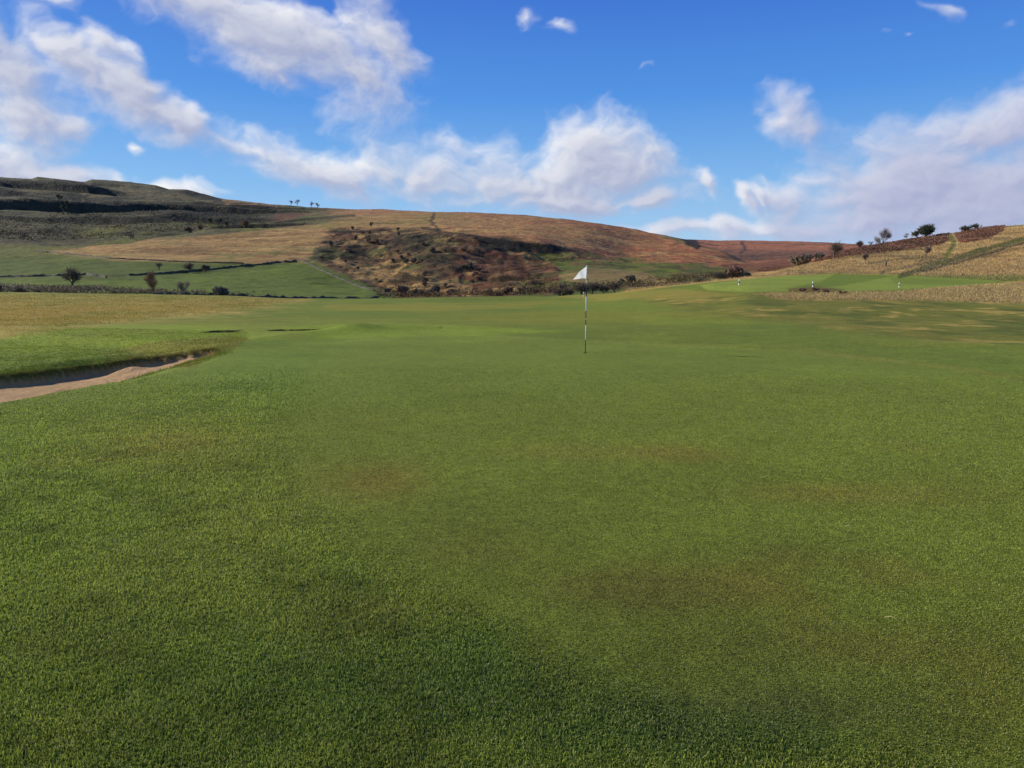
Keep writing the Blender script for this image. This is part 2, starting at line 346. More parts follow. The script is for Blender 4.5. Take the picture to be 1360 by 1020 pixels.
paint([(342,270),(358,274),(372,280),(356,298),(340,300),(346,284)], (62,64,46), (700, 1300), 2, 2, .8)
stroke([(360,297),(400,291),(440,288),(470,286)], (46,48,34), 2.6, (600, 1300), 1.5, .8)
stroke([(300,305),(380,297),(480,291)], (94,86,52), 1.5, (500, 1000), 2, .7)
# --- scar
paint(SCAR, (84,66,46), (220, 640), 3, 5, .95)
SM = np.clip(ss(-3, 6, sdpoly(PX+W1*8, PY+W2*4, SCAR)), 0, 1)*(GY > 220)*(GY < 640)
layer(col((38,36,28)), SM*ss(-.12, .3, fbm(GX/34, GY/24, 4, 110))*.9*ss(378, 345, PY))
layer(col((96,58,42)), SM*ss(.0, .35, fbm(GX/22, GY/14, 4, 111))*.75*ss(560, 640, PX))
layer(col((98,64,46)), SM*ss(.1, .4, fbm(GX/14, GY/12, 4, 111))*.6)
layer(col((150,124,82)), SM*ss(.15, .4, fbm(GX/9, GY/16, 4, 112))*.7)
layer(col((84,88,48)), SM*ss(.2, .5, fbm(GX/12, GY/14, 4, 113))*.6)
paint([(440,346),(500,352),(560,362),(600,378),(640,382),(740,376),(740,386),(640,390),(540,390),(480,372)], (148,122,80), (220, 520), 3, 5, .7, .35)
paint([(620,348),(740,352),(740,378),(640,374)], (86,54,42), (220, 520), 4, 4, .6)
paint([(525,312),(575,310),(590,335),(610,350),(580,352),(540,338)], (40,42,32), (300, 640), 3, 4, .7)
paint([(418,330),(440,326),(470,338),(440,346),(412,346)], (56,62,38), (300, 640), 2, 3, .8)
stroke([(576,285),(572,293),(580,302),(584,312)], (52,48,36), 3.0, (400, 1000), 3, .8)
stroke([(560,303),(600,309),(650,316)], (40,38,30), 2.4, (400, 1000), 2, .8)
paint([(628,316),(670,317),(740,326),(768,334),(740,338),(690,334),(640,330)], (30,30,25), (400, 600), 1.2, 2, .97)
paint([(700,338),(780,343),(850,346),(940,354),(965,364),(930,374),(860,370),(790,360),(730,350)], (78,92,44), (240, 620), 2.5, 9, .9)
layer(col((112,86,58)), ss(.05, .4, fbm(GX/12, GY/14, 4, 145))*.7*(GY > 230)*(GY < 620)*ss(690, 720, PX)*ss(335, 345, PY))
layer(col((58,62,36)), ss(.15, .45, fbm(GX/9+5, GY/14, 4, 146))*.7*(GY > 230)*(GY < 620)*ss(690, 720, PX)*ss(335, 345, PY))
paint([(790,356),(860,360),(880,372),(850,380),(760,378),(740,366)], (124,104,68), (200, 520), 3, 5, .7)
paint([(680,374),(740,372),(750,384),(690,384)], (78,86,44), (200, 520), 3, 3, .6)
paint([(960,352),(1010,350),(1060,336),(1090,338),(1040,356),(980,366)], (92,58,44), (240, 1000), 3, 3, .8)
paint([(820,382),(940,366),(1000,358),(1000,362),(940,372),(840,388)], (92,78,50), (140, 420), 2, 3, .6)
for pl in ([(795,300),(840,310),(880,322),(840,322),(800,312)], [(770,314),(830,328),(860,336),(810,330)]):
    paint(pl, (80,56,44), (400, 900), 4, 5, .6, .3)
paint([(880,312),(905,314),(925,324),(900,322)], (94,92,54), (500, 900), 2, 2, .8)
# --- moor beyond on the right
rm = (GY > 900)*ss(880, 920, PX)
layer(col((150,98,70)), rm)
layer(col((90,66,52)), rm*ss(.0, .4, fbm(GX/60, GY/60, 4, 120))*.7)
layer(col((76,58,46)), rm*ss(328, 336, PY)*.7)
paint([(902,315),(925,318),(932,328),(926,332),(912,324)], (40,36,34), (600, 2500), 1, 1, .9)
stroke([(985,322),(990,330),(984,336)], (64,50,42), 3, (900, 2500), 1.5, .8)
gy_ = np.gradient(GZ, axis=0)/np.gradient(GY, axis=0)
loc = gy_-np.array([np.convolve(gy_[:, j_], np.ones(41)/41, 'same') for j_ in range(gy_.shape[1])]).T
layer(col((36,38,30)), lm*ss(.05, .32, loc)*.92)  # shade of the steep steps put into the moor colour
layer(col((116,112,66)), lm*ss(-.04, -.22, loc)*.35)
layer(col((34,32,26)), SM*ss(.10, .5, loc)*.8)  # steep faces of the scar painted darker as shade
for v in (0,):                                              # slight variation everywhere
    COL *= (1+.10*W1+.06*big2*(GY<40))[..., None]
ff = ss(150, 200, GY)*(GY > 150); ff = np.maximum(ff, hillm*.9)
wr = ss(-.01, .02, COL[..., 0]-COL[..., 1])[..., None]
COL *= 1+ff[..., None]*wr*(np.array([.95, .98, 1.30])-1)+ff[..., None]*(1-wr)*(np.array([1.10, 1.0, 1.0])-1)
hz_ = (ss(250, 1400, GY)*.13)[..., None]; COL = COL*(1-hz_)+np.array([.15, .17, .20])*hz_  # distance haze mixed into the ground colour
# --- sand
sd, bs, p2, p3 = [np.full(GX.shape, -9.) for _ in range(4)]
m = (GX < -3) & (GY > 4) & (GY < 45)
a, b, c, d = near_parts(GX[m], GY[m]); sd[m] = a; bs[m] = b; p2[m] = c; p3[m] = d
sandm = np.maximum(np.maximum(sd-.10, p2-.25), p3-.2) 
w = ss(-.06, .06, sandm)[..., None]
sn = fbm(GX*2, GY*2, 4, 130)
COL = COL*(1-w)+((col((168,142,130))*np.array([1, 1, .95]))*(1+.12*sn)[..., None])*w
pit_shade = ss(-.20, .02, np.maximum(p2, p3))*1.15; COL = COL*(1-np.minimum(pit_shade,1)[..., None]*.92)+col((30,28,20))*np.minimum(pit_shade,1)[..., None]*.92  # shade inside the two small pits painted near black
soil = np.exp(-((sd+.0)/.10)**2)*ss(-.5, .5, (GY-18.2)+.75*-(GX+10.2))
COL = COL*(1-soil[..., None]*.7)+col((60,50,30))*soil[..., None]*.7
# region of every vertex -> separate ground objects
REG = np.zeros(GX.shape, int)                                # 0 fairway
REG[(nm > .5)] = 1                                           # putting green and fringe
REG[(FRM > .5) & (nm > .5)] = 8
REG[(GY >= 44) & (PX < 410) & (GY < 150)] = 3
REG[(hillm > .5)] = 4
REG[(GY > 150) & (PX < 860)] = 5
REG[(GY > 150) & (REG == 0)] = 5
REG[(GY > 440) & (REG != 4)] = 6
REG[(GY > 900) & (REG != 4)] = 7
REG[(lm > .5)] = 7
REG[(sandm > 0)] = 2
names = {0:'fairway', 1:'putting_green', 2:'bunker_sand', 3:'rough_grass', 4:'grass_hill', 5:'valley_ground', 6:'moorland_hill', 7:'far_moorland', 8:'green_fringe'}

# ------------------------------------------------------------------ materials
print('T', round(_t.time()-_t0, 1))
def newmat(name):
    m = bpy.data.materials.new(name); m.use_nodes = True
    nt = m.node_tree; b = nt.nodes['Principled BSDF']
    b.inputs['Roughness'].default_value = .85; b.inputs['Specular IOR Level'].default_value = .15
    return m, nt, b
def noise(nt, vec, scale, detail=4, rough=.6, dist=0):
    n = nt.nodes.new('ShaderNodeTexNoise'); n.inputs['Scale'].default_value = scale
    n.inputs['Detail'].default_value = detail; n.inputs['Roughness'].default_value = rough; n.inputs['Distortion'].default_value = dist
    nt.links.new(vec, n.inputs['Vector']); return n.outputs['Fac']
def mrange(nt, v, a, b, c, d):
    n = nt.nodes.new('ShaderNodeMapRange'); n.inputs[1].default_value = a; n.inputs[2].default_value = b
    n.inputs[3].default_value = c; n.inputs[4].default_value = d; nt.links.new(v, n.inputs[0]); return n.outputs[0]
def mul(nt, a, b):
    n = nt.nodes.new('ShaderNodeMath'); n.operation = 'MULTIPLY'; nt.links.new(a, n.inputs[0]); nt.links.new(b, n.inputs[1]); return n.outputs[0]
def ground_mat(name, layers, bumps, tint=None):
    """layers: (scale, contrast) pairs that modulate the painted ground colour; bumps: (scale, distance)"""
    m, nt, b = newmat(name)
    geo = nt.nodes.new('ShaderNodeNewGeometry').outputs['Position']
    at = nt.nodes.new('ShaderNodeAttribute'); at.attribute_name = 'Col'
    v = None
    for s, c in layers:
        q = mrange(nt, noise(nt, geo, s, 3, .65), .3, .7, 1-c, 1+c)
        v = q if v is None else mul(nt, v, q)
    vm = nt.nodes.new('ShaderNodeVectorMath'); vm.operation = 'SCALE'
    nt.links.new(at.outputs['Color'], vm.inputs[0]); nt.links.new(v, vm.inputs['Scale'])
    outc = vm.outputs[0]
    if tint:
        s, tc, lo, hi, am = tint
        f = mrange(nt, noise(nt, geo, s, 4, .7), lo, hi, 0, am)
        mx = nt.nodes.new('ShaderNodeMix'); mx.data_type = 'RGBA'
        nt.links.new(f, mx.inputs[0]); nt.links.new(outc, mx.inputs[6]); mx.inputs[7].default_value = (*col(tc), 1)
        outc = mx.outputs[2]
    nt.links.new(outc, b.inputs['Base Color'])
    prev = None
    for s, d in bumps:
        bp = nt.nodes.new('ShaderNodeBump'); bp.inputs['Distance'].default_value = d; bp.inputs['Strength'].default_value = 1
        nt.links.new(noise(nt, geo, s, 4, .65), bp.inputs['Height'])
        if prev: nt.links.new(prev, bp.inputs['Normal'])
        prev = bp.outputs[0]
    nt.links.new(prev, b.inputs['Normal'])
    b.inputs['Roughness'].default_value = .9
    return m
GM = {
 0: ground_mat('fairway_turf', [(60,.3),(12,.25),(2.2,.16),(.6,.08)], [(30,.015),(5,.04)], (3, (140,124,66), .62, .8, .35)),
 1: ground_mat('green_turf', [(330,.5),(110,.4),(30,.26),(9,.2),(2,.09)], [(240,.0035),(60,.006)], (14, (128,112,60), .66, .85, .3)),
 8: ground_mat('fringe_turf', [(230,.5),(80,.4),(22,.22),(3,.12)], [(160,.006),(40,.012),(7,.02)], (14, (128,118,62), .66, .85, .3)),
 2: ground_mat('bunker_sand', [(60,.12),(9,.12),(220,.15)], [(26,.05),(6,.14),(90,.012)]),
 3: ground_mat('rough_turf', [(7,.30),(1.6,.25),(.4,.15)], [(5,.07),(1.2,.12)], (1.1, (88,98,40), .55, .75, .55)),
 4: ground_mat('hill_grass', [(4,.28),(1.1,.25),(.3,.2)], [(3,.10),(.7,.25)], (.8, (100,96,52), .58, .75, .5)),
 5: ground_mat('field_grass', [(1.6,.16),(.4,.14),(.07,.12)], [(1.2,.12),(.2,.5)]),
 6: ground_mat('moor_grass', [(.9,.30),(.25,.30),(.05,.15)], [(.8,.3),(.18,1.2)], (.35, (70,58,38), .58, .72, .6)),
 7: ground_mat('far_moor_grass', [(.5,.28),(.12,.28),(.03,.15)], [(.4,.6),(.1,2.2)], (.16, (44,44,32), .56, .7, .6)),
}
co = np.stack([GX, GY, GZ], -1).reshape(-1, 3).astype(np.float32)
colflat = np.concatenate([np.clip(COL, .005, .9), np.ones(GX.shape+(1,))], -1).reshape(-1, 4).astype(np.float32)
idx = np.arange(NR*NC).reshape(NR, NC)
quads = np.stack([idx[:-1, :-1], idx[:-1, 1:], idx[1:, 1:], idx[1:, :-1]], -1).reshape(-1, 4)
freg = REG[:-1, :-1].reshape(-1)
def mesh_np(name, verts, faces, mat, colors=None, smooth=True):
    """faces: [n,k] int array"""
    me = bpy.data.meshes.new(name)
    n, k = faces.shape
    me.vertices.add(len(verts)); me.vertices.foreach_set('co', np.ascontiguousarray(verts, np.float32).ravel())
    me.loops.add(n*k); me.loops.foreach_set('vertex_index', np.ascontiguousarray(faces, np.int32).ravel())
    me.polygons.add(n); me.polygons.foreach_set('loop_start', np.arange(0, n*k, k, dtype=np.int32))
    me.polygons.foreach_set('use_smooth', np.full(n, smooth))
    if colors is not None:
        at = me.color_attributes.new('Col', 'FLOAT_COLOR', 'POINT'); at.data.foreach_set('color', np.ascontiguousarray(colors, np.float32).ravel())
    me.update(calc_edges=True)
    me.materials.append(mat)
    o = bpy.data.objects.new(name, me); C.objects.link(o); return o
for r, nme in names.items():
    f = quads[freg == r]
    if not len(f): continue
    u, inv = np.unique(f.ravel(), return_inverse=True)
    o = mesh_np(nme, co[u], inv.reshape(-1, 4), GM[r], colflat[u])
    o['kind'] = 'structure'

# ------------------------------------------------------------------ tagging helpers
print('T', round(_t.time()-_t0, 1))
def tag(o, label=None, cat=None, group=None, kind=None):
    if label: o['label'] = label
    if cat: o['category'] = cat
    if group: o['group'] = group
    if kind: o['kind'] = kind
    return o
def empty(name, loc, rz=0, scale=1):
    o = bpy.data.objects.new(name, None); C.objects.link(o); o.location = loc; o.rotation_euler = (0, 0, rz); o.scale = (scale,)*3; o.empty_display_size = .3
    return o
class MB:
    def __init__(s): s.v = []; s.f = []; s.n = 0
    def add(s, v, f): s.v.append(np.asarray(v, float)); s.f.append(np.asarray(f)+s.n); s.n += len(v)
    def tube(s, pts, rad, k=6, cap=True):
        pts = np.asarray(pts, float); n = len(pts); rad = np.broadcast_to(rad, (n,)); vs = []
        for i in range(n):
            t = pts[min(i+1, n-1)]-pts[max(i-1, 0)]; t = t/(np.linalg.norm(t)+1e-9)
            a = np.cross(t, (0, 0, 1) if abs(t[2]) < .9 else (1, 0, 0)); a /= np.linalg.norm(a); b = np.cross(t, a)
            for j in range(k):
                q = 2*math.pi*j/k; vs.append(pts[i]+rad[i]*(a*math.cos(q)+b*math.sin(q)))
        fs = [[i*k+j, i*k+(j+1) % k, (i+1)*k+(j+1) % k, (i+1)*k+j] for i in range(n-1) for j in range(k)]
        if cap:
            vs.append(pts[0]); vs.append(pts[-1]); c0 = n*k; c1 = c0+1
            for j in range(k):
                fs.append([c0, (j+1) % k, j, c0]); fs.append([c1, (n-1)*k+j, (n-1)*k+(j+1) % k, c1])
        s.add(vs, fs)
    def build(s, name, mat, parent=None, smooth=True):
        me = bpy.data.meshes.new(name); V = np.concatenate(s.v)
        fl = []
        for f in s.f:
            for q in f.tolist():
                r = []
                for i in q:
                    if i not in r: r.append(i)
                if len(r) > 2: fl.append(r)
        me.from_pydata(V.tolist(), [], fl); me.polygons.foreach_set('use_smooth', [smooth]*len(me.polygons)); me.materials.append(mat)
        o = bpy.data.objects.new(name, me); C.objects.link(o); o.parent = parent; return o
def simple_mat(name, c, var=.2, scale=8, rough=.8, spec=.2, trans=0):
    m, nt, b = newmat(name)
    tc = nt.nodes.new('ShaderNodeTexCoord').outputs['Object']
    f = mrange(nt, noise(nt, tc, scale, 4, .6), .3, .7, 1-var, 1+var)
    vm = nt.nodes.new('ShaderNodeVectorMath'); vm.operation = 'SCALE'; vm.inputs[0].default_value = tuple(c); nt.links.new(f, vm.inputs['Scale'])
    nt.links.new(vm.outputs[0], b.inputs['Base Color']); b.inputs['Roughness'].default_value = rough; b.inputs['Specular IOR Level'].default_value = spec
    return m

# ------------------------------------------------------------------ grass blades (near turf)
print('T', round(_t.time()-_t0, 1))
def leaf_mat(name, var=.25, trans=.3):
    m, nt, b = newmat(name)
    at = nt.nodes.new('ShaderNodeAttribute'); at.attribute_name = 'Col'
    nt.links.new(at.outputs['Color'], b.inputs['Base Color']); b.inputs['Roughness'].default_value = .6; b.inputs['Specular IOR Level'].default_value = .25
    if trans:
        t = nt.nodes.new('ShaderNodeBsdfTranslucent'); nt.links.new(at.outputs['Color'], t.inputs['Color'])
        mx = nt.nodes.new('ShaderNodeMixShader'); mx.inputs[0].default_value = trans
        nt.links.new(b.outputs[0], mx.inputs[1]); nt.links.new(t.outputs[0], mx.inputs[2]); nt.links.new(mx.outputs[0], nt.nodes['Material Output'].inputs[0])
    return m
BLADE = leaf_mat('grass_blade')
def grid_sample(arr, x, y):
    r = y+A0; fi = (np.log(r)-math.log(2.0))/(math.log(5000+A0)-math.log(2.0))*(NR-1)
    fj = (x/r+.98)/1.96*(NC-1)
    i = np.clip(np.round(fi).astype(int), 0, NR-1); j = np.clip(np.round(fj).astype(int), 0, NC-1)
    return arr[i, j]
def blades(x, y, h, w, colr, lean=.8, seg=1):
    n = len(x); z = height(x, y)
    a = rs.rand(n)*2*math.pi; la = rs.rand(n)*2*math.pi; ll = h*lean*rs.rand(n)
    dx, dy = np.cos(a)*w/2, np.sin(a)*w/2
    base = np.stack([x, y, z-.002], 1); side = np.stack([dx, dy, 0*x], 1)
    bend = np.stack([np.cos(la)*ll, np.sin(la)*ll, np.sqrt(np.maximum(h*h-ll*ll, (h*.3)**2))], 1)
    mid = base+bend*np.array([.35, .35, .6]); tip = base+bend
    V = np.stack([base-side, base+side, mid+side*.8, mid-side*.8, tip], 1).reshape(-1, 3)
    k = np.arange(n)*5
    Q = np.stack([k, k+1, k+2, k+3], 1); Tt = np.stack([k+3, k+2, k+4, k+4], 1)
    cc = np.repeat(np.concatenate([colr, np.ones((n, 1))], 1), 5, 0)
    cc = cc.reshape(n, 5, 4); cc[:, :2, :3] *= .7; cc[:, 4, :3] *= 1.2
    return V, k, cc.reshape(-1, 4)
def blade_obj(name, V, k, cc):
    faces = np.concatenate([np.stack([k, k+1, k+2], 1), np.stack([k, k+2, k+3], 1), np.stack([k+3, k+2, k+4], 1)])
    return mesh_np(name, V, faces, BLADE, cc)
def scatter_near(n, y0, y1):
    u = rs.rand(n)
    y = y0*(y1/y0)**u; x = (rs.rand(n)*2-1)*(.74*y+.6)
    return x, y
N = 1100000
x, y = scatter_near(N, 1.9, 17)
keep = rs.rand(N) < ss(17.5, 6, np.hypot(x, y))**.7; x, y = x[keep], y[keep]
keep = (grid_sample(sandm, x, y) < -.05); x, y = x[keep], y[keep]
fr = grid_sample(FRM, x, y)*1.0
keep = rs.rand(len(x)) < (.85+.15*fr); x, y, fr = x[keep], y[keep], fr[keep]
dist = np.sqrt(x*x+y*y)
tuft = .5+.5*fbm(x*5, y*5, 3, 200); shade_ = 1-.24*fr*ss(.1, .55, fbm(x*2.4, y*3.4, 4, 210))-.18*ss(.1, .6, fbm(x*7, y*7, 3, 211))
h = (.006+.009*fr*(.6+.9*tuft))*(.7+.6*rs.rand(len(x)))+dist*.0006
wd = .0020+.0006*dist*(1+.2*fr)
cb = grid_sample(COL, x, y)*((1.68+.34*fr)*(1-.16*ss(5, 2.6, dist))+(1.1+.5*fr)*(rs.rand(len(x))-.5))[:, None]*shade_[:, None]*np.array([1.10, .97, 1.30])  # foreground shade put into the colour of the nearest blades
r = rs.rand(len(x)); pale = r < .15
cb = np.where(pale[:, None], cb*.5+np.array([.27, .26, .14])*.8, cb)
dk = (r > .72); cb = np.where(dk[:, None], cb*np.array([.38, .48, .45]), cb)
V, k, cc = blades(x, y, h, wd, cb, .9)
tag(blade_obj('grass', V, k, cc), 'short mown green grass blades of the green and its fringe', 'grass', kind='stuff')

# tussocks: longer grass on lips, banks, rough
def tuft_field(name, label, pts, hh, ww, nb, ctint, spread, pale=.2, cat='grass'):
    x0, y0 = pts; n = len(x0)
    x = np.repeat(x0, nb)+rs.randn(n*nb)*np.repeat(spread, nb); y = np.repeat(y0, nb)+rs.randn(n*nb)*np.repeat(spread, nb)
    keep = grid_sample(sandm, x, y) < .02; 
    h = np.repeat(hh, nb)*(.5+rs.rand(n*nb)); w = np.repeat(ww, nb)
    cb = grid_sample(COL, x, y)*.5+np.asarray(ctint)*.5 if ctint is not None else grid_sample(COL, x, y)
    cb = cb*(1.1+.6*(rs.rand(len(x))-.5))[:, None]
    x, y, h, w, cb = x[keep], y[keep], h[keep], w[keep], cb[keep]
    V, k, cc = blades(x, y, h, w, cb, 1.25)
    return tag(blade_obj(name, V, k, cc), label, cat, kind='stuff')
def in_px(n, poly, yr, feather=0):
    """random ground points whose bearing falls in the outline"""
    xs = []; ys = []; tot = 0
    P = np.array(poly)
    while tot < n:
        m = 60000
        y = np.exp(rs.rand(m)*(math.log(yr[1])-math.log(yr[0]))+math.log(yr[0]))
        p = P[:, 0].min()+rs.rand(m)*(P[:, 0].max()-P[:, 0].min()); x = (p-680)/F*1.0075*y
        q, r_ = project(x, y, height(x, y)); k = sdpoly(q, r_, poly) > rs.rand(len(x))*feather
        if k.sum() == 0: break
        xs.append(x[k]); ys.append(y[k]); tot += k.sum()
    return np.concatenate(xs)[:n], np.concatenate(ys)[:n]
# bunker lips
t = rs.rand(5200); P = np.array(SAND+[SAND[0]]); seg = (t*(len(P)-1)).astype(int); ft = t*(len(P)-1)-seg
lx = P[seg, 0]*(1-ft)+P[seg+1, 0]*ft+rs.randn(5200)*.16; ly = P[seg, 1]*(1-ft)+P[seg+1, 1]*ft+rs.randn(5200)*.16
xs2, ys2 = in_px(15000, [(-150,430),(330,440),(325,458),(255,488),(150,486),(0,505),(-150,520)], (14, 40))
xs3, ys3 = in_px(16000, [(-100,535),(0,534),(250,489),(325,456),(560,437),(900,450),(1360,500),(1500,540),(-100,640)], (8, 26))
tuft_field('fringe_grass', 'longer green grass tufts on the banks and lips around the bunker', (np.concatenate([lx, xs2]), np.concatenate([ly, ys2])),
   np.concatenate([np.full(5200, .05), np.full(15000, .03)]), np.concatenate([np.full(5200, .008), np.full(15000, .012)]), 4, None, np.full(20200, .05))
rx, ry = in_px(26000, [(-100,386),(250,389),(415,397),(330,413),(120,434),(0,446),(-100,450)], (34, 128), 9)
tuft_field('rough_grass_tufts', 'tawny rough grass on the far left of the fairway', (rx, ry), .02+ry*.0006, .015+ry*.0004, 3, None, ry*.003)
rx, ry = in_px(14000, [(990,390),(1100,387),(1200,385),(1330,376),(1400,372),(1400,405),(1200,400),(1050,400)], (42, 95), 5)
tuft_field('dry_grass_strip', 'pale straw coloured long grass in front of the second green', (rx, ry), .05+.13*rs.rand(len(rx)), ry*.0007, 4, (.40,.33,.21), ry*.003)
rx, ry = in_px(22000, [(830,388),(900,379),(1000,368),(1100,364),(1200,366),(1330,374),(1400,372),(1400,296),(1300,301),(1200,318),(1100,345),(1000,362),(820,384)], (92, 225), 3)
tuft_field('hill_grass', 'dry straw coloured grass over the right hand slope', (rx, ry), .08+.2*rs.rand(len(rx)), ry*.0007, 3, (.38,.31,.19), ry*.003)

# bracken: red-brown fronds
def fronds(name, label, poly, yr, n, size, c1, c2, cat='bracken', hgt=1., follow=0, clump=0):
    x, y = in_px(n, poly, yr, 2.5)
    if clump: kk = fbm(x/9, y/9, 4, 310)+.25*fbm(x/2.5, y/2.5, 2, 311) > clump-1; x, y = x[kk], y[kk]
    z = height(x, y); n = len(x)
    cl = .5+.5*fbm(x/3, y/3, 3, 300)
    hh = hgt*(.3+cl)*rs.rand(n)
    s = size*(.5+rs.rand(n)); a = rs.rand(n, 3)-.5; a /= np.linalg.norm(a, axis=1)[:, None]
    b = np.cross(a, rs.rand(n, 3)-.5); b /= np.linalg.norm(b, axis=1)[:, None]
    c0 = np.stack([x, y, z+hh], 1)
    V = np.stack([c0-a*s[:, None], c0+b*s[:, None]*.5, c0+a*s[:, None], c0-b*s[:, None]*.5], 1).reshape(-1, 3)
    f = np.arange(n*4).reshape(n, 4)
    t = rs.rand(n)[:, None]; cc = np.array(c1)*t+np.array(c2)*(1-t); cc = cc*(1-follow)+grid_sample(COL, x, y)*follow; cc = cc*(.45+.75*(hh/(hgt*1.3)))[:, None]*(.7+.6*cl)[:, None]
    cc = np.repeat(np.concatenate([cc, np.ones((n, 1))], 1), 4, 0)
    return tag(mesh_np(name, V, f, BLADE, cc, False), label, cat, kind='stuff')
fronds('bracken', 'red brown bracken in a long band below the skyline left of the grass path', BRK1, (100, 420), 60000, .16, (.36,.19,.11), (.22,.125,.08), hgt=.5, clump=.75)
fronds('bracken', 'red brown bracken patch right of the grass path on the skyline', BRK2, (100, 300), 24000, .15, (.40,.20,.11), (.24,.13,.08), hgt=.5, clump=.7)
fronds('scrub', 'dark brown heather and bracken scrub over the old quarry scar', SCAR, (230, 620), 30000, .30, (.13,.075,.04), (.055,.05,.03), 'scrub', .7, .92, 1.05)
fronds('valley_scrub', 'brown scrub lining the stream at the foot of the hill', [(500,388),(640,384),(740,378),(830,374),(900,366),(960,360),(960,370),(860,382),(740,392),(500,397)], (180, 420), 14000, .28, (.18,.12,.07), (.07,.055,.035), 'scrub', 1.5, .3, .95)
fronds('moor_scrub', 'dark gorse and heather on the steps of the far left moor', [(-60,286),(60,288),(100,262),(170,268),(290,276),(350,290),(300,302),(130,320),(-60,322)], (620, 1250), 14000, .7, (.05,.05,.03), (.09,.08,.045), 'scrub', 1.3, .6, 1.05)

# ------------------------------------------------------------------ trees and shrubs
print('T', round(_t.time()-_t0, 1))
BARK = simple_mat('bark', (.15, .12, .095), .3, 3)
PALEBARK = simple_mat('pale_bark', (.34, .31, .27), .3, 3)
def branch_tree(seed, H, spread, depth=5, lean=(0, 0), low=.25, droop=0., twig=.5, nlim=4):
    """bare tree of height H: returns trunk MB and twig arrays"""
    rnd = random.Random(seed); tr = MB(); tips = []
    def grow(p, d, L, r, lev):
        pts = [p]; q = p; dd = d
        for i in range(3):
            dd = dd+np.array([rnd.uniform(-.18, .18)+lean[0]*.08*lev, rnd.uniform(-.18, .18)+lean[1]*.08*lev, rnd.uniform(-.05, .1)-droop*lev*.05]); dd = dd/np.linalg.norm(dd)
            q = q+dd*L/3; pts.append(q)
        tr.tube(pts, np.linspace(r, r*.6, 4), 5 if lev < 2 else 3, False)
        if lev >= 2: tips.append((pts[1], dd, L)); tips.append((pts[2], dd, L))
        tips.append((q, dd, L)) if lev >= 1 else None
        if lev < depth:
            n = nlim if lev == 0 else rnd.choice((2, 3, 3))
            for i in range(n):
                az = rnd.uniform(0, 6.28); sp = rnd.uniform(.35, .75)*spread
                side = np.array([math.cos(az), math.sin(az), 0])
                nd = dd*(1-.35*sp)+side*sp+np.array([0, 0, .12]); nd /= np.linalg.norm(nd)
                st = pts[-1] if i == 0 or lev > 0 else pts[rnd.choice((1, 2, 3))]
                if lev > 0 and i: st = pts[rnd.choice((2, 3))]
                grow(st, nd, L*rnd.uniform(.62, .82), r*.58, lev+1)
    grow(np.zeros(3), np.array([lean[0]*.15, 0, 1.]), H*low, H*.028, 0)
    zmax = max(t[0][2] for t in tips)
    return tr, tips, zmax
def crown_mesh(name, tips, rnd, k, L, wd, mat, cols, parent, flat=False):
    n = len(tips)*k
    P = np.array([t[0] for t in tips for _ in range(k)]); D = np.array([t[1] for t in tips for _ in range(k)])
    D = D+rnd.randn(n, 3)*.75; D /= np.linalg.norm(D, axis=1)[:, None]
    ll = L*(.4+rnd.rand(n)); P = P+rnd.randn(n, 3)*L*.25
    sd_ = np.cross(D, rnd.randn(n, 3)); sd_ /= np.linalg.norm(sd_, axis=1)[:, None]; w = wd*(.6+.8*rnd.rand(n))
    if flat: V = np.stack([P-D*ll[:, None]*.5, P+sd_*w[:, None], P+D*ll[:, None]*.5, P-sd_*w[:, None]], 1)
    else: V = np.stack([P-sd_*w[:, None], P+sd_*w[:, None], P+D*ll[:, None]+sd_*w[:, None]*.3, P+D*ll[:, None]-sd_*w[:, None]*.3], 1)
    t = rnd.rand(n)[:, None]; cc = np.array(cols[0])*t+np.array(cols[1])*(1-t)
    cc = np.repeat(np.concatenate([cc, np.ones((n, 1))], 1), 4, 0)
    o = mesh_np(name, V.reshape(-1, 3), np.arange(n*4).reshape(n, 4), mat, cc, False); o.parent = parent
    return o
LEAF = leaf_mat('leaf', trans=.15)
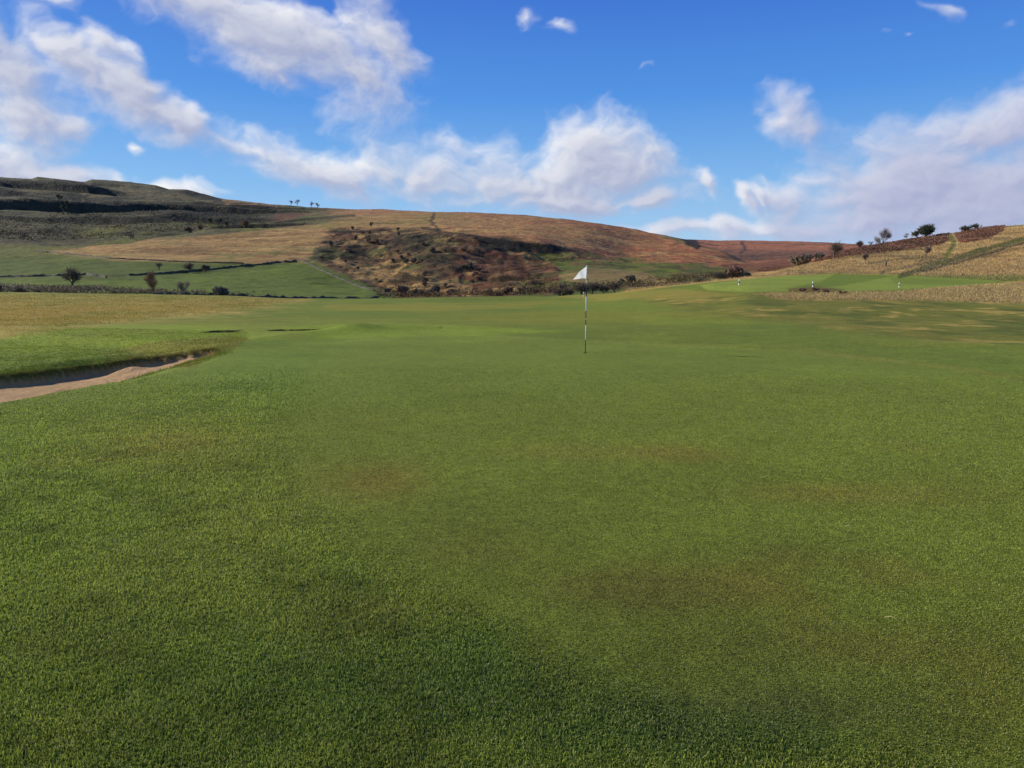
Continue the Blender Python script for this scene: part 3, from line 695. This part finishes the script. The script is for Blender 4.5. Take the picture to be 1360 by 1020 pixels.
def make_tree(px, py, hpx, kind, label, group=None, ymin=60, ymax=3000, wide=1., name=None, cat='tree', seed=0, Y=None):
    if Y: x = (px-680)/F*1.0075*Y; y = Y; z = hz(x, y)
    else: x, y, z = hit(px, py, ymin, ymax)
    H = hpx/F*y*(.88 if hpx > 12 else .92)
    r = np.random.RandomState(seed+int(px)); rnd = seed+int(px)
    K = {'bare': dict(sp=.8, depth=4, low=.30, k=3, tw=.13, cols=((.26,.20,.16),(.16,.12,.10)), wd=.0034),
         'brown': dict(sp=.7, depth=4, low=.30, k=4, tw=.10, cols=((.30,.18,.09),(.16,.11,.07)), wd=.0045),
         'spread': dict(sp=1.25, depth=4, low=.16, k=2, tw=.14, cols=((.16,.12,.09),(.09,.07,.05)), wd=.004),
         'bush': dict(sp=1.1, depth=3, low=.08, k=14, tw=.08, cols=((.24,.20,.13),(.14,.12,.08)), wd=.013),
         'redbush': dict(sp=1.1, depth=3, low=.08, k=14, tw=.08, cols=((.32,.19,.12),(.19,.12,.08)), wd=.013),
         'thorn': dict(sp=1.35, depth=4, low=.10, k=4, tw=.10, cols=((.15,.16,.085),(.09,.10,.06)), wd=.012),
         'ever': dict(sp=.7, depth=4, low=.25, k=6, tw=.09, cols=((.12,.13,.075),(.07,.08,.05)), wd=.013)}[kind]
    tr, tips, zm = branch_tree(rnd, 1.0, K['sp'], K['depth'], (-.6 if kind == 'thorn' else 0, 0), K['low'], nlim=4 if K['sp'] < 1 else 5)
    nm_ = name or ('shrub' if 'bush' in kind or kind == 'scrub' else 'tree')
    e = empty(nm_, (x, y, z-.02*H))
    sc_ = H/(zm+K['tw']*.6); XY = sc_*wide
    for i in range(len(tr.v)): tr.v[i] = tr.v[i]*np.array([XY, XY, sc_])
    tips = [(t[0]*np.array([XY, XY, sc_]), t[1], t[2]) for t in tips]
    tr.build('trunk', PALEBARK if 'pale' in label else BARK, e)
    minw = .13*y/F
    crown_mesh('crown', tips[::2] if hpx < 13 else tips, r, K['k'] if hpx > 13 or K['k'] > 4 else 1, K['tw']*sc_, max(K['wd']*sc_, minw), LEAF, K['cols'], e, flat=K['k'] > 4)
    return tag(e, label, cat, group)
T_ = make_tree
g1 = 'bare trees standing on the far skyline'
T_(394,274,9,'bare','leftmost of the small bare trees on the far skyline above the gully', g1, 900)
T_(403.5,274.5,11,'bare','second bare tree from the left on the far skyline, tallest of its row', g1, 900, seed=3)
T_(421,276,9,'bare','third bare tree from the left on the far skyline', g1, 900, seed=5)
T_(428.5,277,9,'bare','rightmost of the small bare trees on the far skyline', g1, 900, seed=6)
T_(498,303,9.5,'ever','lone dark tree standing at the top edge of the quarry scar', None, 380, wide=.9)
T_(532,307,5.5,'bush','small round dark bush just right of the lone tree at the top of the scar', None, 380, cat='shrub')
T_(474,305,5,'bush','small dark bush left of the lone tree at the top of the scar', None, 380, cat='shrub')
T_(105,379,27,'spread','large spreading bare tree in the green field on the far left', None, 170, 420, wide=1.25)
T_(213,392,42,'brown','upright tree with thin russet leaves at the foot of the left field', None, 150, 420, Y=205, wide=.9)
T_(251,392,27,'bare','thin bare tree with pale trunk right of the russet tree', None, 150, 420, Y=205)
T_(298,394,20,'bush','round dark leafless bush beside the dark hedge below the left field', None, 150, Y=208, cat='shrub', wide=1.3)
T_(4,388,20,'bush','dark bush cut by the left edge of the picture', None, 150, Y=205, cat='shrub', wide=1.3)
T_(36,387,14,'spread','low bare thorn in the rough hedge at the far left', None, 150, Y=205)
T_(60,388,10,'bush','low bush in the rough hedge left of the spreading tree', None, 150, Y=205, cat='shrub', wide=1.6)
T_(160,388,10,'spread','low bare thorn in the rough hedge left of the russet tree', None, 150, Y=210)
T_(260,362,16,'spread','bare thorn tree at the left end of the wall across the green field', None, 250, wide=1.2)
T_(280,361,10,'bush','low bush on the wall across the green field', None, 250, cat='shrub', wide=1.5)
T_(220,359,12,'spread','small bare thorn beyond the russet tree in the field', None, 250, wide=1.1)
T_(262,309,9,'redbush','russet bush at the foot of the far moor, left one of the three', 'russet bushes at the foot of the far moor', 500, 1300, cat='shrub', wide=1.6)
T_(275,306,8,'redbush','russet bush at the foot of the far moor, middle one of the three', 'russet bushes at the foot of the far moor', 500, 1300, cat='shrub', wide=1.5)
T_(334,302,10,'redbush','russet bush at the foot of the far moor, right one of the three', 'russet bushes at the foot of the far moor', 500, 1300, cat='shrub', wide=1.2)
for i, (px, py, h_, k_) in enumerate([(300,302,14,'ever'),(288,300,12,'ever'),(312,303,10,'ever'),(100,284,14,'ever'),(97,270,12,'ever'),(105,279,13,'ever'),(46,318,12,'spread'),(185,318,9,'spread')]):
    T_(px, py, h_, k_, 'dark tree in the gullies of the far left moor', 'dark trees in the gullies of the far left moor', 560, 1300, wide=1.2, seed=i)
# scar shrubs
rsx = random.Random(4); n_ = 0
while n_ < 56:
    px, py = rsx.uniform(425, 640), rsx.uniform(310, 392)
    if sdpoly(np.array([px]), np.array([py]), SCAR)[0] < 3 or (py > 352 and px < 560 and rsx.random() < .8): continue
    T_(px, py, rsx.uniform(4.5, 9), rsx.choice(('spread', 'bush', 'bare', 'bush', 'redbush', 'spread')), 'dark scrubby shrub among others on the old quarry scar', 'shrubs on the old quarry scar', 230, 640, wide=rsx.uniform(1, 1.5), seed=n_, name='shrub', cat='shrub'); n_ += 1
for i in range(16):
    px = 520+i*21+rsx.uniform(-7, 7); T_(px, 391-(max(px-720, 0)*.13), rsx.uniform(7, 15), rsx.choice(('bush', 'spread', 'redbush', 'bare')), 'bare brown shrub along the stream at the foot of the hill', 'shrubs along the stream below the hill', 180, 420, wide=1.5, seed=i+70, name='shrub', cat='shrub')
for i, (px, py) in enumerate([(758,388),(770,389),(785,388),(800,386),(745,388),(815,383)]):
    T_(px, py, rsx.uniform(14, 21), 'spread', 'bare tangled tree in the clump behind the flag', 'bare trees in the clump behind the flag', 160, 300, wide=1.2, seed=i+11, Y=190)
T_(968,364,27,'redbush','large round leafless thicket where the hill dips behind the left white post', None, 115, 420, Y=170, wide=1.5, name='shrub', cat='shrub')
T_(954,366,22,'spread','bare tree at the left side of the round leafless thicket', None, 115, 420, Y=165, wide=1.2)
T_(925,369,20,'spread','bare tree with pale trunk left of the round thicket', None, 115, 420, Y=160, wide=1.3)
T_(908,371,15,'spread','low bare tree leftmost of those behind the pale ridge', None, 115, 420, Y=160, wide=1.3)
T_(985,361,18,'bush','dark bush on the right side of the round leafless thicket', None, 115, 420, Y=172, wide=1.4, cat='shrub')
T_(1058,347,20,'bush','large dark bush in the hollow left of the bracken band', None, 130, 700, Y=230, wide=1.7, cat='shrub')
T_(1080,345,15,'bush','dark bush right of the large bush in the hollow', None, 130, 700, Y=230, wide=1.6, cat='shrub')
T_(1099,352,24,'spread','bare spreading tree at the lower edge of the bracken', None, 110, Y=150, wide=1.1)
T_(1133,333,15,'bare','small slim dark tree on the skyline left of the tallest bare tree', None, 130, 250, wide=.8)
T_(1145,331,12,'bare','faint thin bare tree just left of the tallest bare tree', None, 130, 250, wide=.8)
T_(1163,332,32,'bare','tallest bare tree on the right skyline with its top in the sky', None, 130, 250, wide=1.0)
T_(1141,350,16,'bare','thin bare sapling below the skyline in dry grass, left one', 'bare saplings in the dry grass', 100, 220, wide=.7)
T_(1219,343,19,'bare','thin bare sapling below the bracken in dry grass, right one', 'bare saplings in the dry grass', 100, 220, wide=.8)
T_(1193,319,11,'bare','small bare tree between the tallest tree and the round hawthorn', None, 130, 300, wide=1.0)
T_(1218,316,18,'thorn','round dark hawthorn on the right skyline above the bracken', None, 130, 300, wide=1.25)
T_(1206,317,12,'thorn','smaller hawthorn touching the left side of the round hawthorn', None, 130, 300, wide=1.1)
T_(1266,309,10,'thorn','small dark hawthorn just above the top of the grass path', None, 130, 300, wide=1.3)
T_(1282,306,11,'thorn','wind swept hawthorn on the skyline right of the grass path', None, 130, 300, wide=1.7)
for i, (px, py) in enumerate([(1090,389),(1078,387),(1112,391),(1060,388)]):
    T_(px, py, 6, 'redbush', 'low brown tussock bush in front of the second green', 'low tussocks before the second green', 45, 100, wide=2.4, seed=i+33, name='shrub', cat='shrub')

# ------------------------------------------------------------------ dry stone walls
print('T', round(_t.time()-_t0, 1))
STONE = simple_mat('dark_stone', (.085, .08, .065), .45, .7)
def wall(label, pts, yr, hpx=2.5, name='stone_wall', Y=None):
    W = []
    for i in range(len(pts)-1):
        for t in np.linspace(0, 1, 16, endpoint=(i == len(pts)-2)):
            px = pts[i][0]*(1-t)+pts[i+1][0]*t; py = pts[i][1]*(1-t)+pts[i+1][1]*t
            if Y: x = (px-680)/F*1.0075*Y; W.append((x, Y, hz(x, Y)))
            else: W.append(hit(px, py, yr[0], yr[1]))
    W = np.array(W); k = np.ones(5)/5
    for a_ in (1,):                                        # even out the line of the wall
        yy = np.convolve(np.pad(W[:, 1], 2, mode='edge'), k, 'valid'); W[:, 0] = W[:, 0]*yy/W[:, 1]; W[:, 1] = yy
    W[:, 2] = height(W[:, 0], W[:, 1])
    M = MB(); rw = random.Random(len(pts))
    o = W[0].copy(); vs = []; n = 0
    P = []
    for a, b in zip(W[:-1], W[1:]):
        L = np.linalg.norm(b-a); m = max(1, int(L/1.2))
        for j in range(m): P.append(a+(b-a)*j/m)
    P.append(W[-1]); P = np.array(P); P[:, 2] = height(P[:, 0], P[:, 1])
    for i, p in enumerate(P):
        t = P[min(i+1, len(P)-1)]-P[max(i-1, 0)]; t[2] = 0; t /= np.linalg.norm(t)+1e-9; nn = np.array([-t[1], t[0], 0])
        h = hpx/F*p[1]*rw.uniform(.55, 1.15); bw = .42*rw.uniform(.85, 1.15)
        q = p-o
        vs += [q-nn*bw+(0, 0, -.6), q-nn*bw*.7+(0, 0, h*.85), q-nn*bw*.3+(0, 0, h), q+nn*bw*.4+(0, 0, h*.96), q+nn*bw*.7+(0, 0, h*.8), q+nn*bw+(0, 0, -.6)]
    fs = [[i*6+j, i*6+j+1, (i+1)*6+j+1, (i+1)*6+j] for i in range(len(P)-1) for j in range(5)]
    M.add(vs, fs)
    ob = M.build(name, STONE, None, False); ob.location = o
    return tag(ob, label, 'wall' if 'wall' in name else 'hedge')
wall('dark stone wall curving along the top of the bright green field', [(180,366),(222,364),(270,360),(310,356),(350,352),(375,349),(400,348)], (260, 480), 2.8)
wall('stone wall running down the right side of the bright green field', [(405,346),(425,356),(450,368),(475,379),(500,387)], (230, 480), 2.4)
wall('dark wall across the field beside the spreading bare tree', [(-60,369),(30,368),(80,367),(125,365),(150,369)], (200, 420), 3.0)
wall('dark stone wall behind the crest of the course below the green field', [(215,390),(270,391),(340,394),(420,395),(505,395)], (150, 300), 6, Y=215)
wall('thin wall between the upper field and the tawny slope', [(60,334),(100,337),(150,343),(250,348),(330,350)], (300, 520), 1.6)
# rough hedge at bottom left
fronds('hedge_scrub', 'pale brown bramble scrub along the far left edge of the course', [(-80,379),(60,381),(150,383),(240,387),(400,392),(240,392),(-80,389)], (170, 300), 20000, .24, (.24,.19,.125), (.12,.10,.06), 'scrub', 1.4, 0, .85)

# ------------------------------------------------------------------ flagstick, flag, marker posts
print('T', round(_t.time()-_t0, 1))
WHITE = simple_mat('white_paint', (.80, .80, .78), .05, 20, .4, .4)
BLACK = simple_mat('black_paint', (.02, .02, .022), .2, 20, .45, .4)
def cyl_part(name, z0, z1, r0, r1, mat, parent, k=16):
    m = MB(); e_ = min(.003, (z1-z0)*.2)
    m.tube([(0, 0, z0), (0, 0, z0+e_), (0, 0, z1-e_), (0, 0, z1)], [r0*.85, r0, r1, r1*.85], k); return m.build(name, mat, parent)
fy = 20.0; fx = (776.8-680)/F*1.0075*fy; fz = hz(fx, fy)
pole = empty('flagstick', (fx, fy, fz))
tag(pole, 'black and white banded flagstick with a white flag standing in the hole', 'flagstick')
def z_at(py): return CH+slope(py)*fy-fz
zs = [(463.6,451,'b'),(451,431.5,'w'),(431.5,424,'b'),(424,423,'w'),(423,413,'b'),(413,394,'w'),(394,376,'b'),(376,353.5,'w')]
for p0, p1, c_ in zs:
    z0 = max(z_at(p0), -.08) if p0 > 460 else z_at(p0)
    if p0 > 460: z0 = -.08
    cyl_part('black_band' if c_ == 'b' else 'white_band', z0, z_at(p1), .0115 if z0 < 1.5 else .010, .011 if z0 < 1.5 else .0095, BLACK if c_ == 'b' else WHITE, pole)
pole.rotation_euler = (0, math.radians(.35), 0)
m = MB(); m.tube([(0, 0, z_at(353.5)), (0, 0, z_at(353.5)+.012), (0, 0, z_at(353.5)+.022)], [.013, .014, .006], 12); m.build('finial', WHITE, pole)
# flag cloth, sagging from the top corner
FL, nt, b = newmat('flag_cloth')
tcn = nt.nodes.new('ShaderNodeTexCoord').outputs['Object']
b.inputs['Base Color'].default_value = (.95, .95, .94, 1); b.inputs['Roughness'].default_value = .7
bp = nt.nodes.new('ShaderNodeBump'); bp.inputs['Distance'].default_value = .004; nt.links.new(noise(nt, tcn, 30, 3), bp.inputs['Height']); nt.links.new(bp.outputs[0], b.inputs['Normal'])
tr_ = nt.nodes.new('ShaderNodeBsdfTranslucent'); tr_.inputs[0].default_value = (.85, .85, .83, 1)
mx = nt.nodes.new('ShaderNodeMixShader'); mx.inputs[0].default_value = .4
nt.links.new(b.outputs[0], mx.inputs[1]); nt.links.new(tr_.outputs[0], mx.inputs[2]); nt.links.new(mx.outputs[0], nt.nodes['Material Output'].inputs[0])
nu, nv = 26, 18; V = []; zt = z_at(354.2); zb = z_at(370.3); wv = .30
for i in range(nu+1):
    u = i/nu
    top = zt-(zt-zb)*(.30*u+.55*max(u-.55, 0)/.45*.9+.18*u*u) if u < 1 else zb-.004
    top = zt+(zb-zt)*min(1, (.62*u+.38*u**2.2)) ; bot = zb-.004*u+.01*math.sin(u*5)
    for j in range(nv+1):
        v = j/nv
        V.append((-.010-wv*u+.012*math.sin(u*9+v*2)*u, .34*u+.030*math.sin(u*8+v*1.5)*u**.7, top*(1-v)+bot*v))
fs = [[i*(nv+1)+j, (i+1)*(nv+1)+j, (i+1)*(nv+1)+j+1, i*(nv+1)+j+1] for i in range(nu) for j in range(nv)]
m = MB(); m.add(V, fs); fl = m.build('flag', FL, pole)
md = fl.modifiers.new('thick', 'SOLIDIFY'); md.thickness = .0015
m = MB(); m.tube([(0, 0, zb-.01), (0, 0, zt+.004)], [.0145, .0135], 14); m.build('flag_sleeve', FL, pole)
# cup in the green
m = MB(); vs = []; fs = []; k = 32
for j in range(k):
    q = 2*math.pi*j/k
    for r_, z_ in ((.054, .006), (.052, .008), (.050, -.02), (.0, -.02)): vs.append((r_*math.cos(q), r_*math.sin(q), z_))
for j in range(k):
    a_ = j*4; b_ = ((j+1) % k)*4
    for t in range(3): fs.append([a_+t, b_+t, b_+t+1, a_+t+1])
m.add(vs, fs); cup = m.build('hole_cup', BLACK); cup.location = (fx, fy, fz)
tag(cup, 'round hole cup in the green at the foot of the flagstick', 'golf hole')
# marker posts
def marker(px, py, hpx, label, Y):
    x = (px-680)/F*1.0075*Y; z = hz(x, Y); H = hpx/F*Y
    e = empty('marker_post', (x, Y, z)); r = H*.13
    m = MB(); m.tube([(0, 0, -.1), (0, 0, H*.36), (0, 0, H*.38)], [r*1.05, r, r*.95], 12); m.build('lower_band', WHITE, e)
    m = MB(); m.tube([(0, 0, H*.38), (0, 0, H*.60)], [r*.93, r*.9], 12); m.build('dark_band', BLACK, e)
    m = MB(); m.tube([(0, 0, H*.60), (0, 0, H*.93), (0, 0, H*.98), (0, 0, H)], [r*.95, r*.95, r*.7, r*.2], 12); m.build('cap', WHITE, e)
    return tag(e, label, 'marker post', 'white marker posts on the course')
def yfor(px, py, lo, hi): return hit(px, py, lo, hi)[1]
marker(977, 379, 8, 'white marker post with dark band, left one of three by the second green', yfor(977,379,50,100))
marker(1073.5, 381.5, 7.5, 'white marker post with dark band, middle one of three behind the brown tussocks', yfor(1073,381.5,50,100))
marker(1186.5, 382, 6.5, 'white marker post, right one of three by the second green', yfor(1186,382,50,100))
marker(774, 389.5, 6, 'small pale marker post just left of the flagstick at the far fairway edge', 105)
# wooden post on the hill
x, y, z = hit(1167, 354, 100, 200); H = 7.5/F*y
e = empty('wooden_post', (x, y, z)); m = MB(); m.tube([(0, 0, -.2), (.02, 0, H*.5), (.05, 0, H)], [H*.17, H*.15, H*.12], 8); m.build('post', BARK, e)
m = MB(); m.tube([(-.25*H, 0, H*.6), (.25*H, 0, H*.85)], [H*.07, H*.06], 6); m.build('rail', PALEBARK, e)
tag(e, 'short dark wooden post in the dry grass below the tallest bare tree', 'post')
# fallen straws on the green
STRAW = simple_mat('straw', (.50, .46, .22), .1, 50)
for i, (px, py, L, a_) in enumerate([(1022,637,.10,-.3),(1204,826,.07,-.7),(1138,703,.05,-.6)]):
    x, y, z = hit(px, py, 2, 20); m = MB()
    m.tube([(-L/2*math.cos(a_), -L/2*math.sin(a_), .008), (0, .004, .02), (L/2*math.cos(a_), L/2*math.sin(a_), .012)], [.0012, .002, .001], 5)
    o = m.build('straw', STRAW); o.location = (x, y, z+.006)
    tag(o, ['pale straw lying on the green, longest and farthest from the camera', 'pale straw lying on the green, nearest the camera', 'pale straw lying on the green, shortest of them'][i], 'straw')

# ------------------------------------------------------------------ world: sky and clouds
print('T', round(_t.time()-_t0, 1))
sunv = np.array([-.963, .27]); SEL = math.radians(26); SAZ = math.atan2(sunv[0], sunv[1])    # bearing from +Y towards +X
w = bpy.data.worlds.new('World'); sc.world = w; w.use_nodes = True
nt = w.node_tree; nt.nodes.clear(); N_ = nt.nodes; L_ = nt.links
SST = .10
sky = N_.new('ShaderNodeTexSky'); sky.sky_type = 'NISHITA'; sky.sun_disc = False
sky.sun_elevation = SEL; sky.sun_rotation = SAZ; sky.altitude = 300; sky.air_density = 1.0; sky.dust_density = .2; sky.ozone_density = 3.0
tc = N_.new('ShaderNodeTexCoord'); sep = N_.new('ShaderNodeSeparateXYZ'); L_.new(tc.outputs['Generated'], sep.inputs[0])
rp = N_.new('ShaderNodeValToRGB'); L_.new(sep.outputs[2], rp.inputs[0])
els = [(0, (194,218,240)), (.055, (170,208,243)), (.13, (130,187,242)), (.23, (80,150,234)), (.33, (60,121,220)), (.6, (40,88,180)), (1, (30,66,140))]
cr = rp.color_ramp
while len(cr.elements) < len(els): cr.elements.new(.5)
for e_, (p_, c_) in zip(cr.elements, els): e_.position = p_; e_.color = (*[float(q) for q in lin(c_)], 1)
up = N_.new('ShaderNodeVectorMath'); up.operation = 'SCALE'; L_.new(rp.outputs[0], up.inputs[0]); up.inputs['Scale'].default_value = 1/SST
mxw = N_.new('ShaderNodeMix'); mxw.data_type = 'RGBA'; mxw.inputs[0].default_value = .85
L_.new(sky.outputs[0], mxw.inputs[6]); L_.new(up.outputs[0], mxw.inputs[7])
bg = N_.new('ShaderNodeBackground'); L_.new(mxw.outputs[2], bg.inputs[0]); bg.inputs[1].default_value = SST
out = N_.new('ShaderNodeOutputWorld'); L_.new(bg.outputs[0], out.inputs[0])

def px2ae(px, py):
    v = (510-py)/F; cp, sp = math.cos(PIT), math.sin(PIT); X = (px-680)/F; Yd = cp+v*sp; Z = -sp+v*cp
    return math.atan2(X, Yd), math.atan2(Z, math.hypot(X, Yd))
CL = [ # px, py, rx, ry, tilt, weight offset (0 = full, higher = thinner)
 (1150,238,90,34,0,.15),(985,262,17,16,0,0),(1010,262,10,10,0,0),(932,243,15,17,0,.1),(1060,270,60,40,0,.1),(1230,230,160,55,0,0),(1330,170,110,45,-5,0),(1330,290,170,45,0,0),(900,306,110,10,0,.1),(760,255,150,22,0,.1),(560,245,110,26,0,.1),(430,215,110,30,-8,.05),(0,140,110,30,-10,0),(340,50,150,45,-25,0),(440,95,90,40,-20,0),(-20,228,180,26,-3,0),
 (300,10,170,42,-22,0),(400,70,120,48,-28,0),(450,105,70,30,-15,.1),(505,60,38,62,15,.05),(520,100,34,26,0,.15),(220,-20,120,40,0,.1),(330,95,60,26,-35,.3),(370,125,60,22,-20,.5),
 (20,95,70,60,0,0),(110,85,85,28,-35,0),(190,125,72,26,-38,0),(238,160,34,16,-30,.05),(55,145,100,24,-12,.0),(-60,60,80,90,0,0),(196,191,14,7,0,.2),(50,5,55,10,-5,.2),(150,60,50,22,-20,.15),
 (60,222,130,18,-6,.0),(200,240,90,12,-6,.05),(-80,200,120,40,0,0),(110,235,120,16,-4,.15),
 (350,200,60,13,-10,.2),(430,220,85,26,-12,.1),(500,215,50,26,0,0),(530,225,60,38,0,0),(640,225,75,42,0,0),(575,235,80,34,0,0),(700,240,90,30,0,.1),
 (780,192,75,36,0,0),(800,215,85,40,0,0),(750,225,70,40,0,0),(862,195,50,30,-10,.35),(866,255,24,18,0,0),(640,262,140,18,0,.3),
 (712,15,26,24,35,.46),(750,22,20,18,0,.5),(840,92,30,12,10,.55),(1245,5,24,26,0,.52),(1340,20,60,22,0,.7),(1195,45,12,7,0,.6),
 (1058,160,32,30,20,.05),(1085,172,34,26,0,.45),(984,262,15,14,0,.15),(930,245,14,15,0,.35),(1012,258,9,9,0,.25),(1025,240,16,18,0,.5),
 (1290,158,85,26,-4,.1),(1360,160,80,40,0,0),(1350,220,110,50,0,0),(1200,245,110,36,0,.05),(1120,265,80,30,0,.05),(1270,265,130,46,0,0),(1100,240,50,22,0,.2),(1160,290,140,28,0,.05),(1360,280,110,50,0,0),(1245,205,24,12,0,.2),
 (950,300,38,14,0,.1),(1010,308,70,13,0,.05),(870,305,90,10,0,.35),(1080,305,90,22,0,.1),
 (1500,120,140,60,0,0),(1550,230,200,70,0,0),(-250,150,160,60,20,0),(-300,20,140,50,0,0),(300,-140,200,60,-15,0),(1000,-160,160,40,10,.2),(650,-110,80,30,0,.3)]

AZ = np.radians(np.arange(-72, 60, .072)); EL = np.radians(np.concatenate([np.arange(-.6, 21.5, .072), np.arange(21.6, 42, .15)]))
QA, QE = np.meshgrid(AZ, EL, indexing='ij')
wa = QA+.040*fbm(QA*8, QE*12, 4, 400)+.012*fbm(QA*34, QE*48, 4, 402)
we = QE+.022*fbm(QA*8+7, QE*12, 4, 401)+.009*fbm(QA*34+3, QE*48, 4, 403)
dd = np.full(QA.shape, 9.)
for px, py, rx, ry, ti, of in CL:
    a0, e0 = px2ae(px, py); a1, _ = px2ae(px+rx, py); a2, _ = px2ae(px-rx, py); _, e1 = px2ae(px, py-ry); _, e2 = px2ae(px, py+ry)
    ra, re_ = (a1-a2)/2*1.1, (e1-e2)/2*1.12; t = math.radians(ti)
    X = wa-a0; Y = we-e0; u = (X*math.cos(t)+Y*math.sin(t))/ra; v = (-X*math.sin(t)+Y*math.cos(t))/re_
    q = np.sqrt(u*u+v*v)+(of if of < .3 else of*1.3)
    h_ = np.clip(.5+.5*(q-dd)/.3, 0, 1); dd = q*(1-h_)+dd*h_-.3*h_*(1-h_)
n1 = fbm(wa*13, we*20, 7, 410, .60)
n2 = 1-2*np.abs(fbm(wa*22, we*30, 5, 420, .5))          # billows
ds = (1.22-dd)+.66*n1+.20*(n2-.6)
ds = np.where(dd > 2.2, -1, ds)
thk = np.clip(ds+.10, 0, 1.4)
def shifted(a, da, de):
    i = int(round(da/np.radians(.072))); j = int(round(de/np.radians(.072)))
    return np.roll(np.roll(a, -i, 0), -j, 1)
occ = np.zeros(QA.shape)
for k_ in range(1, 8): occ += shifted(thk, -.0065*k_, .0060*k_)*(1-k_*.06)
lit = np.exp(-occ*.42)
rim = np.clip((thk-shifted(thk, -.008, .008))*1.3, -.35, .35)
lit = np.clip(.10+.95*lit+rim*.45, 0, 1)
alpha = ss(-.18, 1.0, ds)*.97
alpha = alpha*ss(np.radians(-71), np.radians(-60), QA)*ss(np.radians(59), np.radians(50), QA)*ss(np.radians(41), np.radians(34), QE)
g_ = ss(.12, .42, QA)[..., None]
shade = lin((172,180,208))*(1-g_)+lin((170,176,208))*g_
light = lin((246,246,249))*(1-g_)+lin((218,221,236))*g_
cc = shade*(1-lit[..., None])+light*lit[..., None]
hzf = ss(.10, .0, QE)[..., None]*.35
cc = cc*(1-hzf)+lin((176,200,236))*hzf
RD = 9000.
V = np.stack([np.sin(QA)*np.cos(QE)*RD, np.cos(QA)*np.cos(QE)*RD, np.sin(QE)*RD], -1).reshape(-1, 3)
ni, nj = QA.shape; ix = np.arange(ni*nj).reshape(ni, nj)
fq = np.stack([ix[:-1, :-1], ix[:-1, 1:], ix[1:, 1:], ix[1:, :-1]], -1).reshape(-1, 4)
am = alpha.reshape(-1)[fq].max(1) > .004; fq = fq[am]
u_, inv = np.unique(fq.ravel(), return_inverse=True)
CM = bpy.data.materials.new('cloud'); CM.use_nodes = True; nt = CM.node_tree; nt.nodes.clear()
at = nt.nodes.new('ShaderNodeAttribute'); at.attribute_name = 'Col'
em = nt.nodes.new('ShaderNodeEmission'); tp = nt.nodes.new('ShaderNodeBsdfTransparent'); mx = nt.nodes.new('ShaderNodeMixShader'); ou = nt.nodes.new('ShaderNodeOutputMaterial')
nt.links.new(at.outputs['Color'], em.inputs[0]); nt.links.new(at.outputs['Alpha'], mx.inputs[0]); nt.links.new(tp.outputs[0], mx.inputs[1]); nt.links.new(em.outputs[0], mx.inputs[2]); nt.links.new(mx.outputs[0], ou.inputs[0])
CM.cycles.emission_sampling = 'NONE'
o = mesh_np('sky', V[u_], inv.reshape(-1, 4), CM, np.concatenate([cc, alpha[..., None]], -1).reshape(-1, 4)[u_]); o['kind'] = 'structure'

sun = bpy.data.lights.new('sun', 'SUN'); sun.energy = 5.0; sun.angle = math.radians(.5); sun.color = (1, .90, .74)
so = bpy.data.objects.new('sun', sun); C.objects.link(so)
from mathutils import Vector
dv = Vector((sunv[0]*math.cos(SEL), sunv[1]*math.cos(SEL), math.sin(SEL)))
so.rotation_euler = dv.to_track_quat('Z', 'Y').to_euler()

# ------------------------------------------------------------------ camera
print('T', round(_t.time()-_t0, 1))
cam = bpy.data.cameras.new('camera'); cam.lens = 27; cam.sensor_width = 36; cam.clip_end = 20000; cam.clip_start = .05
co_ = bpy.data.objects.new('camera', cam); C.objects.link(co_); co_.location = (0, 0, CH); co_.rotation_euler = (math.pi/2-PIT, 0, 0)
sc.camera = co_
sc.view_settings.view_transform = 'Standard'; sc.view_settings.look = 'None'; sc.view_settings.exposure = 0
